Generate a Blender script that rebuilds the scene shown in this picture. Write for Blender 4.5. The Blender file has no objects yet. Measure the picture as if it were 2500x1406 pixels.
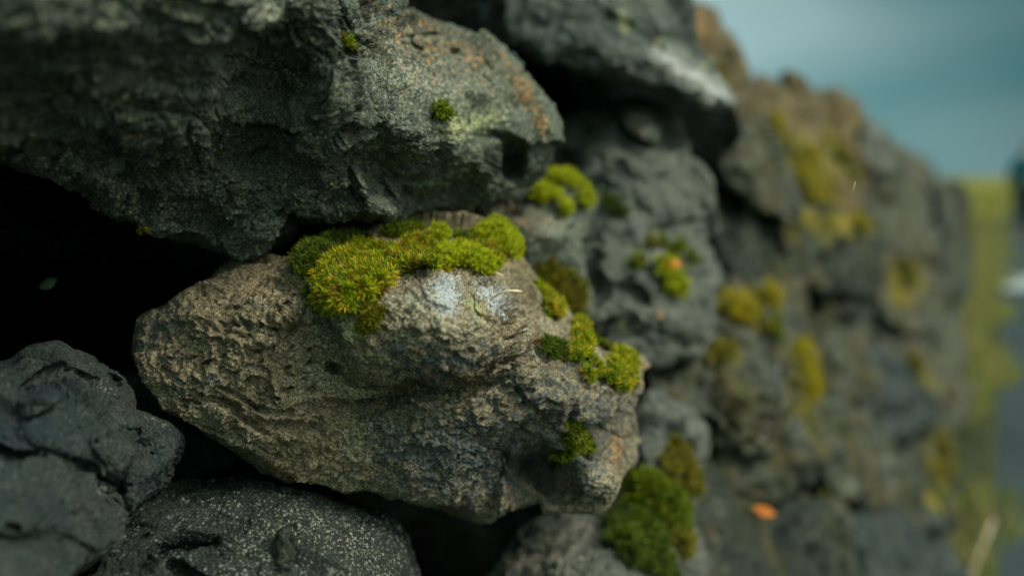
import bpy, bmesh, math, random
import numpy as np
from mathutils import Vector, Matrix

random.seed(7)
rng = np.random.default_rng(11)
S = bpy.context.scene
COL = S.collection
R = math.radians

# ------------------------------------------------------------------ camera
FPX = 2430.0                       # focal length in photo pixels (2500 wide), 35 mm lens
CAM = np.array([0.0, 0.0, 1.1])
YAW, PITCH = R(24.2), R(6.4)
fh = np.array([-math.sin(YAW), math.cos(YAW), 0.0])
RGT = np.array([math.cos(YAW), math.sin(YAW), 0.0])
ZUP = np.array([0.0, 0.0, 1.0])
FWD = fh * math.cos(PITCH) - ZUP * math.sin(PITCH)
UPV = fh * math.sin(PITCH) + ZUP * math.cos(PITCH)
cd = bpy.data.cameras.new('camera')
cam = bpy.data.objects.new('camera', cd)
COL.objects.link(cam)
cam.matrix_world = Matrix(((RGT[0], UPV[0], -FWD[0], CAM[0]), (RGT[1], UPV[1], -FWD[1], CAM[1]),
                           (RGT[2], UPV[2], -FWD[2], CAM[2]), (0, 0, 0, 1)))
cd.sensor_width = 36.0
cd.lens = 36.0 * FPX / 2500.0
cd.clip_start, cd.clip_end = 0.01, 5000.0
cd.dof.use_dof = True
cd.dof.focus_distance = 0.602
cd.dof.aperture_fstop = (cd.lens / 1000.0) / 0.0135      # 13.5 mm wide opening
cd.dof.aperture_blades = 0
S.camera = cam

# ------------------------------------------------------------------ world, sun, exposure
S.view_settings.view_transform = 'Standard'
S.view_settings.look = 'None'
S.view_settings.gamma = 1.0
S.view_settings.use_curve_mapping = False
S.view_settings.exposure = 0.6
SUN_EL, SUN_AZ = R(42.0), R(94.0)            # azimuth from +Y towards +X
W = bpy.data.worlds.new('World')
S.world = W
W.use_nodes = True
nt = W.node_tree
nt.nodes.clear()
def wn(t, **kw):
    n = nt.nodes.new(t)
    for k, v in kw.items():
        setattr(n, k, v)
    return n
out = wn('ShaderNodeOutputWorld')
sky = wn('ShaderNodeTexSky', sky_type='NISHITA', sun_disc=False)
sky.sun_elevation, sky.sun_rotation = SUN_EL, SUN_AZ
bg1 = wn('ShaderNodeBackground'); bg1.inputs['Strength'].default_value = 0.05
nt.links.new(sky.outputs[0], bg1.inputs['Color'])
tc = wn('ShaderNodeTexCoord')
mp = wn('ShaderNodeMapping')
mp.inputs['Rotation'].default_value = (R(-14), R(20), R(10))
mp.inputs['Scale'].default_value = (1.4, 2.0, 4.6)
nt.links.new(tc.outputs['Generated'], mp.inputs['Vector'])
nz = wn('ShaderNodeTexNoise')
nz.inputs['Scale'].default_value = 1.5; nz.inputs['Detail'].default_value = 1.5
nz.inputs['Roughness'].default_value = 0.45
nt.links.new(mp.outputs[0], nz.inputs['Vector'])
cr = wn('ShaderNodeValToRGB')
cr.color_ramp.elements[0].position = 0.28; cr.color_ramp.elements[0].color = (0.006, 0.104, 0.113, 1)
cr.color_ramp.elements[1].position = 0.64; cr.color_ramp.elements[1].color = (0.180, 0.280, 0.286, 1)
nt.links.new(nz.outputs[0], cr.inputs['Fac'])
GLOW = Vector((math.sin(R(88)) * math.cos(R(48)), math.cos(R(88)) * math.cos(R(48)), math.sin(R(48))))
dt = wn('ShaderNodeVectorMath', operation='DOT_PRODUCT')          # the cloud cover is brightest round the veiled sun
nt.links.new(tc.outputs['Generated'], dt.inputs[0]); dt.inputs[1].default_value = GLOW
mr = wn('ShaderNodeMapRange', interpolation_type='SMOOTHSTEP')
mr.inputs['From Min'].default_value = 0.48; mr.inputs['From Max'].default_value = 1.0
nt.links.new(dt.outputs['Value'], mr.inputs['Value'])
d2 = wn('ShaderNodeVectorMath', operation='DOT_PRODUCT')          # heavier grey cloud to the right of the road
nt.links.new(tc.outputs['Generated'], d2.inputs[0]); d2.inputs[1].default_value = (0.86, 0.50, 0.10)
m2 = wn('ShaderNodeMapRange')
m2.inputs['From Min'].default_value = 0.30; m2.inputs['From Max'].default_value = 0.62
m2.inputs['To Min'].default_value = 1.15; m2.inputs['To Max'].default_value = 0.52
nt.links.new(d2.outputs['Value'], m2.inputs['Value'])
m3 = wn('ShaderNodeMapRange')                                       # sky brightened behind the camera, added to light faces turned to it
m3.inputs['From Min'].default_value = -0.35; m3.inputs['From Max'].default_value = 0.45
m3.inputs['To Min'].default_value = 2.2; m3.inputs['To Max'].default_value = 1.0
sx = wn('ShaderNodeSeparateXYZ'); nt.links.new(tc.outputs['Generated'], sx.inputs[0]); nt.links.new(sx.outputs['Y'], m3.inputs['Value'])
m4 = wn('ShaderNodeMath', operation='MULTIPLY'); nt.links.new(m2.outputs[0], m4.inputs[0]); nt.links.new(m3.outputs[0], m4.inputs[1])
m5 = wn('ShaderNodeMapRange')                                       # paler towards the horizon
m5.inputs['From Min'].default_value = 0.0; m5.inputs['From Max'].default_value = 0.22
m5.inputs['To Min'].default_value = 1.25; m5.inputs['To Max'].default_value = 0.95
nt.links.new(sx.outputs['Z'], m5.inputs['Value'])
m6 = wn('ShaderNodeMath', operation='MULTIPLY'); nt.links.new(m4.outputs[0], m6.inputs[0]); nt.links.new(m5.outputs[0], m6.inputs[1])
vm = wn('ShaderNodeVectorMath', operation='SCALE')
nt.links.new(cr.outputs[0], vm.inputs[0]); nt.links.new(m6.outputs[0], vm.inputs['Scale'])
mx = wn('ShaderNodeMix', data_type='RGBA')
nt.links.new(mr.outputs[0], mx.inputs[0])
nt.links.new(vm.outputs[0], mx.inputs[6])
mx.inputs[7].default_value = (1.50, 1.82, 1.70, 1)
bg2 = wn('ShaderNodeBackground'); bg2.inputs['Strength'].default_value = 1.0
nt.links.new(mx.outputs[2], bg2.inputs['Color'])
ms = wn('ShaderNodeMixShader'); ms.inputs[0].default_value = 0.965
nt.links.new(bg1.outputs[0], ms.inputs[1]); nt.links.new(bg2.outputs[0], ms.inputs[2])
nt.links.new(ms.outputs[0], out.inputs['Surface'])

sd = bpy.data.lights.new('sun', 'SUN')
sd.energy = 1.6; sd.angle = R(14.0); sd.color = (1.0, 0.95, 0.86)
sun = bpy.data.objects.new('sun', sd); COL.objects.link(sun)
sdir = Vector((math.sin(SUN_AZ) * math.cos(SUN_EL), math.cos(SUN_AZ) * math.cos(SUN_EL), math.sin(SUN_EL)))
sun.rotation_euler = sdir.to_track_quat('Z', 'Y').to_euler()
sun.location = sdir * 20

S.render.engine = 'CYCLES'
S.cycles.use_denoising = True
S.cycles.use_adaptive_sampling = False
S.cycles.max_bounces = 5
S.cycles.diffuse_bounces = 3

# ------------------------------------------------------------------ numpy noise
def _h(ix, iy, iz, seed):
    h = (ix.astype(np.uint32) * np.uint32(374761393) + iy.astype(np.uint32) * np.uint32(668265263)
         + iz.astype(np.uint32) * np.uint32(2147483647) + np.uint32((seed * 1274126177 + 97) & 0xffffffff))
    h ^= h >> np.uint32(13); h *= np.uint32(1274126177); h ^= h >> np.uint32(16)
    h *= np.uint32(2246822519); h ^= h >> np.uint32(13)
    return h

_G = rng.normal(size=(256, 3)).astype(np.float32)
_G /= np.linalg.norm(_G, axis=1)[:, None]

def perlin(P, seed=0):
    P = P.astype(np.float32)
    I = np.floor(P).astype(np.int64); F = P - I
    U = F * F * F * (F * (F * 6 - 15) + 10)
    res = 0
    for dx in (0, 1):
        wx = U[:, 0] if dx else 1 - U[:, 0]
        for dy in (0, 1):
            wy = U[:, 1] if dy else 1 - U[:, 1]
            for dz in (0, 1):
                wz = U[:, 2] if dz else 1 - U[:, 2]
                g = _G[_h(I[:, 0] + dx, I[:, 1] + dy, I[:, 2] + dz, seed) & np.uint32(255)]
                d = g[:, 0] * (F[:, 0] - dx) + g[:, 1] * (F[:, 1] - dy) + g[:, 2] * (F[:, 2] - dz)
                res = res + d * wx * wy * wz
    return res * 1.5

def fbm(P, octs=4, seed=0, gain=0.5, ridged=False):
    a, t = 1.0, 0
    for o in range(octs):
        n = perlin(P * (2.03 ** o) + 7.3 * o, seed + o * 17)
        if ridged:
            n = 1 - 2 * np.abs(n)
        t = t + a * n; a *= gain
    return t

def worley(P, seed=0):
    """F1, F2 distances, id hash and vector to the nearest cell point"""
    P = P.astype(np.float32)
    I = np.floor(P).astype(np.int64)
    n = len(P)
    f1 = np.full(n, 9.0, np.float32); f2 = f1.copy(); idd = np.zeros(n, np.uint32); vec = np.zeros((n, 3), np.float32)
    for dx in (-1, 0, 1):
        for dy in (-1, 0, 1):
            for dz in (-1, 0, 1):
                c = I + (dx, dy, dz)
                h = _h(c[:, 0], c[:, 1], c[:, 2], seed)
                q = np.stack([(h & np.uint32(1023)), ((h >> np.uint32(10)) & np.uint32(1023)), ((h >> np.uint32(20)) & np.uint32(1023))], 1).astype(np.float32) / 1023
                v = P - (c + q)
                d = np.sqrt((v * v).sum(1))
                m = d < f1
                f2 = np.where(m, f1, np.minimum(f2, d))
                f1 = np.where(m, d, f1); idd = np.where(m, h, idd); vec[m] = v[m]
    return f1, f2, idd, vec

def facets(P, seed=0):
    """conchoidal breaks: lower envelope of tilted shallow bowls, with sharp ridges where two meet"""
    P = (P + 0.22 * np.stack([perlin(P * 1.3 + k * 9.1, seed + 40 + k) for k in range(3)], 1)).astype(np.float32)
    I = np.floor(P).astype(np.int64)
    best = np.full(len(P), 9.0, np.float32)
    for dx in (-1, 0, 1):
        for dy in (-1, 0, 1):
            for dz in (-1, 0, 1):
                c = I + (dx, dy, dz)
                h = _h(c[:, 0], c[:, 1], c[:, 2], seed)
                q = np.stack([(h & np.uint32(1023)), ((h >> np.uint32(10)) & np.uint32(1023)), ((h >> np.uint32(20)) & np.uint32(1023))], 1).astype(np.float32) / 1023
                v = P - (c + q)
                g = _G[(h >> np.uint32(5)) & np.uint32(255)]
                off = ((h >> np.uint32(13)) & np.uint32(255)).astype(np.float32) / 255 * 0.5
                best = np.minimum(best, 0.85 * (g * v).sum(1) + 0.22 * (v * v).sum(1) + off)
    return best - 0.25

def pits(P, seed=0, dens=0.3, rad=0.33):
    """round gas holes, 0 outside, to -1 in the middle"""
    f1, f2, idd, v = worley(P, seed)
    r = rad * (0.35 + 0.65 * ((idd >> np.uint32(4)) & np.uint32(255)).astype(np.float32) / 255)
    on = ((idd >> np.uint32(14)) & np.uint32(1023)).astype(np.float32) / 1023 < dens
    t = np.clip(1 - (f1 / r) ** 2, 0, 1)
    return -np.where(on, np.sqrt(t), 0)

# ------------------------------------------------------------------ geometry helpers
def unproj(px, py, d):
    px, py, d = np.broadcast_arrays(np.asarray(px, float), np.asarray(py, float), np.asarray(d, float))
    return CAM + d[..., None] * (FWD + ((px - 1250) / FPX)[..., None] * RGT - ((py - 703) / FPX)[..., None] * UPV)

def proj(P):
    v = P - CAM
    d = v @ FWD
    return 1250 + FPX * (v @ RGT) / d, 703 - FPX * (v @ UPV) / d, d

def wall_depth(px, py):
    """depth of the leaning wall face X = -0.5 (Z / 1.45) at a photo pixel"""
    px, py = np.asarray(px, float), np.asarray(py, float)
    ray = FWD + ((px - 1250) / FPX)[..., None] * RGT - ((py - 703) / FPX)[..., None] * UPV
    k = 0.5 / 1.45
    den = -(ray[..., 0] + k * ray[..., 2])
    return (k * CAM[2]) / np.maximum(den, 0.012)

def pip(px, py, poly):
    poly = np.asarray(poly, float)
    inside = np.zeros(px.shape, bool)
    x1, y1 = poly[-1]
    for x2, y2 in poly:
        c = ((y1 > py) != (y2 > py)) & (px < (x2 - x1) * (py - y1) / (y2 - y1 + 1e-9) + x1)
        inside ^= c
        x1, y1 = x2, y2
    return inside

def seg_dist(px, py, pts, closed=True):
    pts = np.asarray(pts, float)
    d = np.full(px.shape, 1e9)
    n = len(pts)
    for i in range(n if closed else n - 1):
        a, b = pts[i], pts[(i + 1) % n]
        ab = b - a
        t = np.clip(((px - a[0]) * ab[0] + (py - a[1]) * ab[1]) / (ab @ ab + 1e-9), 0, 1)
        d = np.minimum(d, np.hypot(px - a[0] - t * ab[0], py - a[1] - t * ab[1]))
    return d

def sdist(px, py, poly):
    d = seg_dist(px, py, poly)
    return np.where(pip(px, py, poly), d, -d)

def mesh_from(name, V, faces, mat, parent=None, loc=None, smooth=True, attrs=None):
    """faces: list of (n, k) int arrays"""
    V = np.asarray(V, float)
    if loc is None:
        loc = np.zeros(3)
    me = bpy.data.meshes.new(name)
    me.vertices.add(len(V))
    me.vertices.foreach_set('co', (V - loc).astype(np.float32).ravel())
    idx = np.concatenate([f.ravel() for f in faces]).astype(np.int32)
    tot = np.concatenate([np.full(len(f), f.shape[1], np.int32) for f in faces])
    start = np.concatenate([[0], np.cumsum(tot)[:-1]]).astype(np.int32)
    me.loops.add(len(idx)); me.loops.foreach_set('vertex_index', idx)
    me.polygons.add(len(tot)); me.polygons.foreach_set('loop_start', start)
    me.polygons.foreach_set('use_smooth', np.full(len(tot), smooth, bool))
    for k, a in (attrs or {}).items():
        if a.ndim == 1:
            at = me.attributes.new(k, 'FLOAT', 'POINT'); at.data.foreach_set('value', a.astype(np.float32))
        else:
            at = me.attributes.new(k, 'FLOAT_COLOR', 'POINT')
            at.data.foreach_set('color', np.concatenate([a, np.ones((len(a), 1))], 1).astype(np.float32).ravel())
    me.update(calc_edges=True)
    me.materials.append(mat)
    o = bpy.data.objects.new(name, me)
    COL.objects.link(o)
    if parent is not None:
        o.parent = parent
    else:
        o.location = loc
    return o

def tag(o, label=None, cat=None, group=None, kind=None):
    for k, v in (('label', label), ('category', cat), ('group', group), ('kind', kind)):
        if v:
            o[k] = v
    return o

# ------------------------------------------------------------------ materials
class NT:
    def __init__(s, name):
        s.m = bpy.data.materials.new(name); s.m.use_nodes = True
        s.t = s.m.node_tree; s.t.nodes.clear()
        s.out = s.t.nodes.new('ShaderNodeOutputMaterial')
    def n(s, t, ins=None, **kw):
        x = s.t.nodes.new(t)
        for k, v in kw.items():
            setattr(x, k, v)
        for k, v in (ins or {}).items():
            if isinstance(v, bpy.types.NodeSocket):
                s.t.links.new(v, x.inputs[k])
            else:
                x.inputs[k].default_value = v
        return x
    def noise(s, vec, scale, detail=4, rough=0.55, dist=0.0):
        return s.n('ShaderNodeTexNoise', {'Vector': vec, 'Scale': scale, 'Detail': detail, 'Roughness': rough, 'Distortion': dist}).outputs[0]
    def ramp(s, fac, a, b, ca=0.0, cb=1.0):
        x = s.n('ShaderNodeMapRange', {'Value': fac, 'From Min': a, 'From Max': b, 'To Min': ca, 'To Max': cb})
        return x.outputs[0]
    def mix(s, fac, a, b, mode='MIX'):
        x = s.n('ShaderNodeMix', data_type='RGBA', blend_type=mode)
        for i, v in ((0, fac), (6, a), (7, b)):
            if isinstance(v, bpy.types.NodeSocket):
                s.t.links.new(v, x.inputs[i])
            else:
                x.inputs[i].default_value = v if i == 0 else (*v, 1) if len(v) == 3 else v
        return x.outputs[2]
    def math(s, op, a, b=0.0, clamp=False):
        x = s.n('ShaderNodeMath', operation=op, use_clamp=clamp)
        for i, v in ((0, a), (1, b)):
            if isinstance(v, bpy.types.NodeSocket):
                s.t.links.new(v, x.inputs[i])
            else:
                x.inputs[i].default_value = v
        return x.outputs[0]

def rock_mat(name, dark, mid, lite, speck=0.35, ochre=0.2, blue=0.4, k=1.0, speck_col=(0.46, 0.42, 0.33), bump=1.0, seed=0.0, film=0.0, fine_k=1.0, spec=0.28):
    """k > 1 = finer pattern, film = thin dry moss growing over it"""
    b = NT(name)
    tcn = b.n('ShaderNodeTexCoord')
    vec = b.n('ShaderNodeVectorMath', {0: tcn.outputs['Object'], 1: (seed * 3.1, seed * 1.7, seed * 2.3)}, operation='ADD').outputs[0]
    kf = k * fine_k
    big = b.noise(vec, 16 * k, 6, 0.62, 0.6)
    med = b.noise(vec, 70 * k, 7, 0.70, 0.4)
    fine = b.noise(vec, 620 * kf, 5, 0.72)
    grit = b.noise(vec, 1500 * kf, 2, 0.6)
    gz = b.ramp(b.noise(vec, 40 * k, 5, 0.7, 0.6), 0.40, 0.62, 0.15, 1.0)
    col = b.mix(b.ramp(big, 0.36, 0.64), dark, mid)
    col = b.mix(b.math('MULTIPLY', b.ramp(med, 0.50, 0.70), 0.8), col, lite)
    # blue-black crust
    bl = b.noise(vec, 34 * k, 8, 0.72, 0.8)
    col = b.mix(b.math('MULTIPLY', b.ramp(bl, 0.60 - 0.12 * blue, 0.68 - 0.06 * blue), 0.85 * min(1, blue * 1.6)), col, (0.020, 0.033, 0.037))
    # grain: dark and light crystals, the dark also painting shade of small pits
    col = b.mix(b.ramp(fine, 0.40, 0.52, 0.9, 0.0), col, tuple(c * 0.25 for c in dark))
    col = b.mix(b.math('MULTIPLY', b.ramp(fine, 0.54, 0.66, 0.0, 0.75), gz), col, tuple(min(1, c * 1.9) for c in lite))
    col = b.mix(b.math('MULTIPLY', b.ramp(grit, 0.58, 0.70, 0.0, 0.9), gz), col, tuple(min(1, c * 2.6) for c in lite))
    col = b.mix(b.math('MULTIPLY', b.ramp(grit, 0.30, 0.42, 0.8, 0.0), gz), col, tuple(c * 0.3 for c in dark))
    # ochre stains
    oc = b.noise(vec, 48 * k, 7, 0.72, 0.5)
    col = b.mix(b.math('MULTIPLY', b.ramp(oc, 0.63 - 0.06 * ochre, 0.74), min(1.0, ochre * 1.6)), col, (0.26, 0.145, 0.045))
    if film:
        fm = b.noise(vec, 12 * k, 7, 0.70, 0.7)
        col = b.mix(b.math('MULTIPLY', b.ramp(fm, 0.60 - 0.12 * film, 0.70 - 0.08 * film), 0.8), col, b.mix(b.ramp(b.noise(vec, 40 * k, 4, 0.6), 0.42, 0.58), (0.060, 0.062, 0.012), (0.125, 0.088, 0.018)))
    # pale crustose specks
    vo = b.n('ShaderNodeTexVoronoi', {'Vector': vec, 'Scale': 430 * kf, 'Randomness': 1.0})
    rad = b.n('ShaderNodeSeparateColor', {0: vo.outputs['Color']})
    thr = b.math('MULTIPLY', b.math('POWER', rad.outputs[0], 1.8), 0.60)
    dot = b.ramp(b.math('SUBTRACT', b.math('ADD', vo.outputs['Distance'], b.math('MULTIPLY', b.math('SUBTRACT', fine, 0.5), 0.8)), thr), -0.05, 0.05, 1.0, 0.0)
    zone = b.ramp(b.noise(vec, 22 * k, 5, 0.65, 0.3), 0.62 - 0.3 * speck, 0.72 - 0.15 * speck)
    spk = b.math('MULTIPLY', b.math('MULTIPLY', dot, zone), min(1.0, 0.35 + speck))
    col = b.mix(spk, col, speck_col)
    # placed crusts (masks painted on the mesh): slate, white, cream, yellow-green, orange
    def crust(attr, c1, c2, lo, hi, sc, col, amp=2.6):
        a = b.n('ShaderNodeAttribute', attribute_name=attr).outputs['Fac']
        nn = b.noise(vec, sc, 6, 0.78)
        m = b.ramp(b.math('ADD', b.math('MULTIPLY', a, 0.95), b.math('MULTIPLY', b.math('SUBTRACT', nn, 0.5), amp)), lo, hi)
        cc = b.mix(b.ramp(fine, 0.39, 0.50), c1, c2)
        return b.mix(m, col, cc)
    col = crust('slate_crust', (0.034, 0.041, 0.040), (0.112, 0.116, 0.106), 0.45, 0.80, 170, col, 3.0)
    col = crust('cream_crust', (0.34, 0.30, 0.20), (0.50, 0.45, 0.32), 0.74, 0.84, 420, col, 3.2)
    col = crust('white_crust', (0.10, 0.115, 0.112), (0.56, 0.56, 0.53), 0.62, 0.74, 520, col, 3.2)
    col = crust('yellow_crust', (0.28, 0.27, 0.08), (0.48, 0.47, 0.22), 0.62, 0.72, 380, col, 3.0)
    col = crust('orange_crust', (0.42, 0.17, 0.03), (0.52, 0.27, 0.08), 0.60, 0.74, 260, col)
    a = b.n('ShaderNodeAttribute', attribute_name='moss_film').outputs['Fac']
    nn = b.noise(vec, 60 * k, 7, 0.75)
    m = b.ramp(b.math('ADD', b.math('MULTIPLY', a, 1.1), b.math('MULTIPLY', b.math('SUBTRACT', nn, 0.5), 2.2)), 0.40, 0.62)
    col = b.mix(b.math('MULTIPLY', m, b.math('GREATER_THAN', a, 0.02)), col, b.mix(b.ramp(b.noise(vec, 30 * k, 4), 0.4, 0.6), (0.075, 0.080, 0.008), (0.21, 0.155, 0.012)))
    h1 = b.noise(vec, 180 * k, 9, 0.70)
    pv = b.n('ShaderNodeTexVoronoi', {'Vector': vec, 'Scale': 300 * k, 'Randomness': 1.0}, feature='SMOOTH_F1')
    pit = b.ramp(pv.outputs['Distance'], 0.02, 0.35)
    hh = b.math('ADD', b.math('ADD', b.math('MULTIPLY', h1, 1.1), b.math('MULTIPLY', fine, 0.55)), b.math('ADD', b.math('MULTIPLY', pit, 0.25), b.math('MULTIPLY', spk, 0.22)))
    bp = b.n('ShaderNodeBump', {'Strength': 1.0, 'Distance': 0.0030 * bump / k, 'Height': hh})
    p = b.n('ShaderNodeBsdfPrincipled', {'Base Color': col, 'Roughness': b.ramp(fine, 0.3, 0.7, 0.95, 0.6), 'Normal': bp.outputs[0]})
    p.inputs['Specular IOR Level'].default_value = spec
    b.t.links.new(p.outputs[0], b.out.inputs['Surface'])
    return b.m

def leaf_mat(name, trans=0.35, rough=0.6, attr='tint'):
    b = NT(name)
    a = b.n('ShaderNodeAttribute', attribute_name=attr).outputs['Color']
    d = b.n('ShaderNodeBsdfPrincipled', {'Base Color': a, 'Roughness': rough})
    d.inputs['Specular IOR Level'].default_value = 0.25
    t = b.n('ShaderNodeBsdfTranslucent', {'Color': a})
    mxs = b.n('ShaderNodeMixShader', {0: trans, 1: d.outputs[0], 2: t.outputs[0]})
    b.t.links.new(mxs.outputs[0], b.out.inputs['Surface'])
    return b.m

def plain_mat(name, c1, c2, scale, rough=0.8, bump=0.0, detail=5):
    b = NT(name)
    tcn = b.n('ShaderNodeTexCoord').outputs['Object']
    nn = b.noise(tcn, scale, detail, 0.65)
    col = b.mix(b.ramp(nn, 0.35, 0.65), c1, c2)
    p = b.n('ShaderNodeBsdfPrincipled', {'Base Color': col, 'Roughness': rough})
    p.inputs['Specular IOR Level'].default_value = 0.08
    if bump:
        bp = b.n('ShaderNodeBump', {'Strength': 0.8, 'Distance': bump, 'Height': nn})
        b.t.links.new(bp.outputs[0], p.inputs['Normal'])
    b.t.links.new(p.outputs[0], b.out.inputs['Surface'])
    return b.m

M = {
    'brown': rock_mat('brown_basalt', (0.1729, 0.1332, 0.0735), (0.3417, 0.2480, 0.1289), (0.4601, 0.3467, 0.1898), 0.55, 0.14, 0.10, 1.0, bump=1.1),
    'upper': rock_mat('lichened_basalt', (0.0525, 0.0657, 0.0524), (0.1083, 0.1201, 0.0870), (0.1677, 0.1816, 0.1232), 0.75, 0.34, 0.55, 1.1, speck_col=(0.3200, 0.3073, 0.1625), seed=1),
    'blue': rock_mat('dark_blue_basalt', (0.0162, 0.0315, 0.0350), (0.0522, 0.0525, 0.0380), (0.0741, 0.0819, 0.0660), 0.12, 0.06, 0.75, 1.2, seed=2),
    'speck': rock_mat('speckled_basalt', (0.0154, 0.0206, 0.0186), (0.0330, 0.0375, 0.0266), (0.0558, 0.0627, 0.0432), 0.7, 0.12, 0.40, 1.1, speck_col=(0.3496, 0.3600, 0.2880), seed=3),
    'grey': rock_mat('grey_scoria', (0.0655, 0.0708, 0.0576), (0.1496, 0.1482, 0.1125), (0.2103, 0.2057, 0.1542), 0.35, 0.14, 0.45, 0.8, seed=4),
    'slab': rock_mat('dark_slab_basalt', (0.0401, 0.0493, 0.0404), (0.0919, 0.0978, 0.0727), (0.1607, 0.1742, 0.1389), 0.35, 0.22, 0.5, 0.8, seed=5),
    'tan': rock_mat('tan_lichened_basalt', (0.0696, 0.0560, 0.0256), (0.1856, 0.1232, 0.0504), (0.2320, 0.1664, 0.0712), 0.3, 0.6, 0.45, 0.6, seed=6, film=0.5),
    'far': rock_mat('far_basalt', (0.0394, 0.0433, 0.0289), (0.0946, 0.0872, 0.0562), (0.1622, 0.1545, 0.1023), 0.4, 0.35, 0.60, 0.42, seed=7, film=0.95),
    'fardark': rock_mat('far_dark_basalt', (0.0160, 0.0207, 0.0140), (0.0385, 0.0421, 0.0270), (0.0711, 0.0736, 0.0495), 0.3, 0.2, 0.6, 0.42, seed=8, film=0.95),
    'rubble': rock_mat('inner_rubble', (0.0020, 0.0030, 0.0025), (0.0045, 0.0055, 0.0040), (0.0075, 0.0085, 0.0070), 0.05, 0.0, 0.4, 0.8, seed=9, spec=0.02, speck_col=(0.0300, 0.0300, 0.0280)),  # near black, the shade of the gaps put into the colour
    'moss': leaf_mat('moss_leaf'),
    'moss_pad': plain_mat('moss_felt', (0.030, 0.034, 0.006), (0.060, 0.055, 0.012), 300, 0.95),
    'grass': leaf_mat('grass_blade', 0.3),
}

# ------------------------------------------------------------------ rocks
def tps(pts):
    pts = np.asarray(pts, float)
    X, v = pts[:, :2] / 500.0, pts[:, 2]
    n = len(X)
    def U(r2):
        return np.where(r2 > 1e-12, r2 * np.log(np.maximum(r2, 1e-12)), 0)
    K = U(((X[:, None] - X[None]) ** 2).sum(-1)) + np.eye(n) * 0.02
    Pm = np.concatenate([np.ones((n, 1)), X], 1)
    A = np.zeros((n + 3, n + 3)); A[:n, :n] = K; A[:n, n:] = Pm; A[n:, :n] = Pm.T
    sol = np.linalg.lstsq(A, np.concatenate([v, np.zeros(3)]), rcond=None)[0]
    def f(px, py):
        q = np.stack([px, py], 1) / 500.0
        r = np.zeros(len(q))
        for i in range(n):
            r += sol[i] * U(((q - X[i]) ** 2).sum(1))
        return r + sol[n] + q @ sol[n + 1:]
    return f

class Rock:
    pass

def grid_normals(P, N):
    G = P.reshape(N, N, 3)
    du = np.gradient(G, axis=0); dv = np.gradient(G, axis=1)
    n = np.cross(du, dv)
    l = np.linalg.norm(n, axis=2, keepdims=True)
    n = n / np.maximum(l, 1e-12)
    return n.reshape(-1, 3)

def soft_normals(n, N, w):
    G = n.reshape(N, N, 3).copy()
    for ax in (0, 1):
        for _ in range(2):
            pad = [(0, 0)] * 3; pad[ax] = (w + 1, w)
            C = np.cumsum(np.pad(G, pad, mode='edge'), axis=ax)
            G = (np.take(C, range(2 * w + 1, N + 2 * w + 1), ax) - np.take(C, range(0, N), ax)) / (2 * w + 1)
    G = G.reshape(-1, 3)
    return G / np.maximum(np.linalg.norm(G, axis=1), 1e-9)[:, None]

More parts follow.
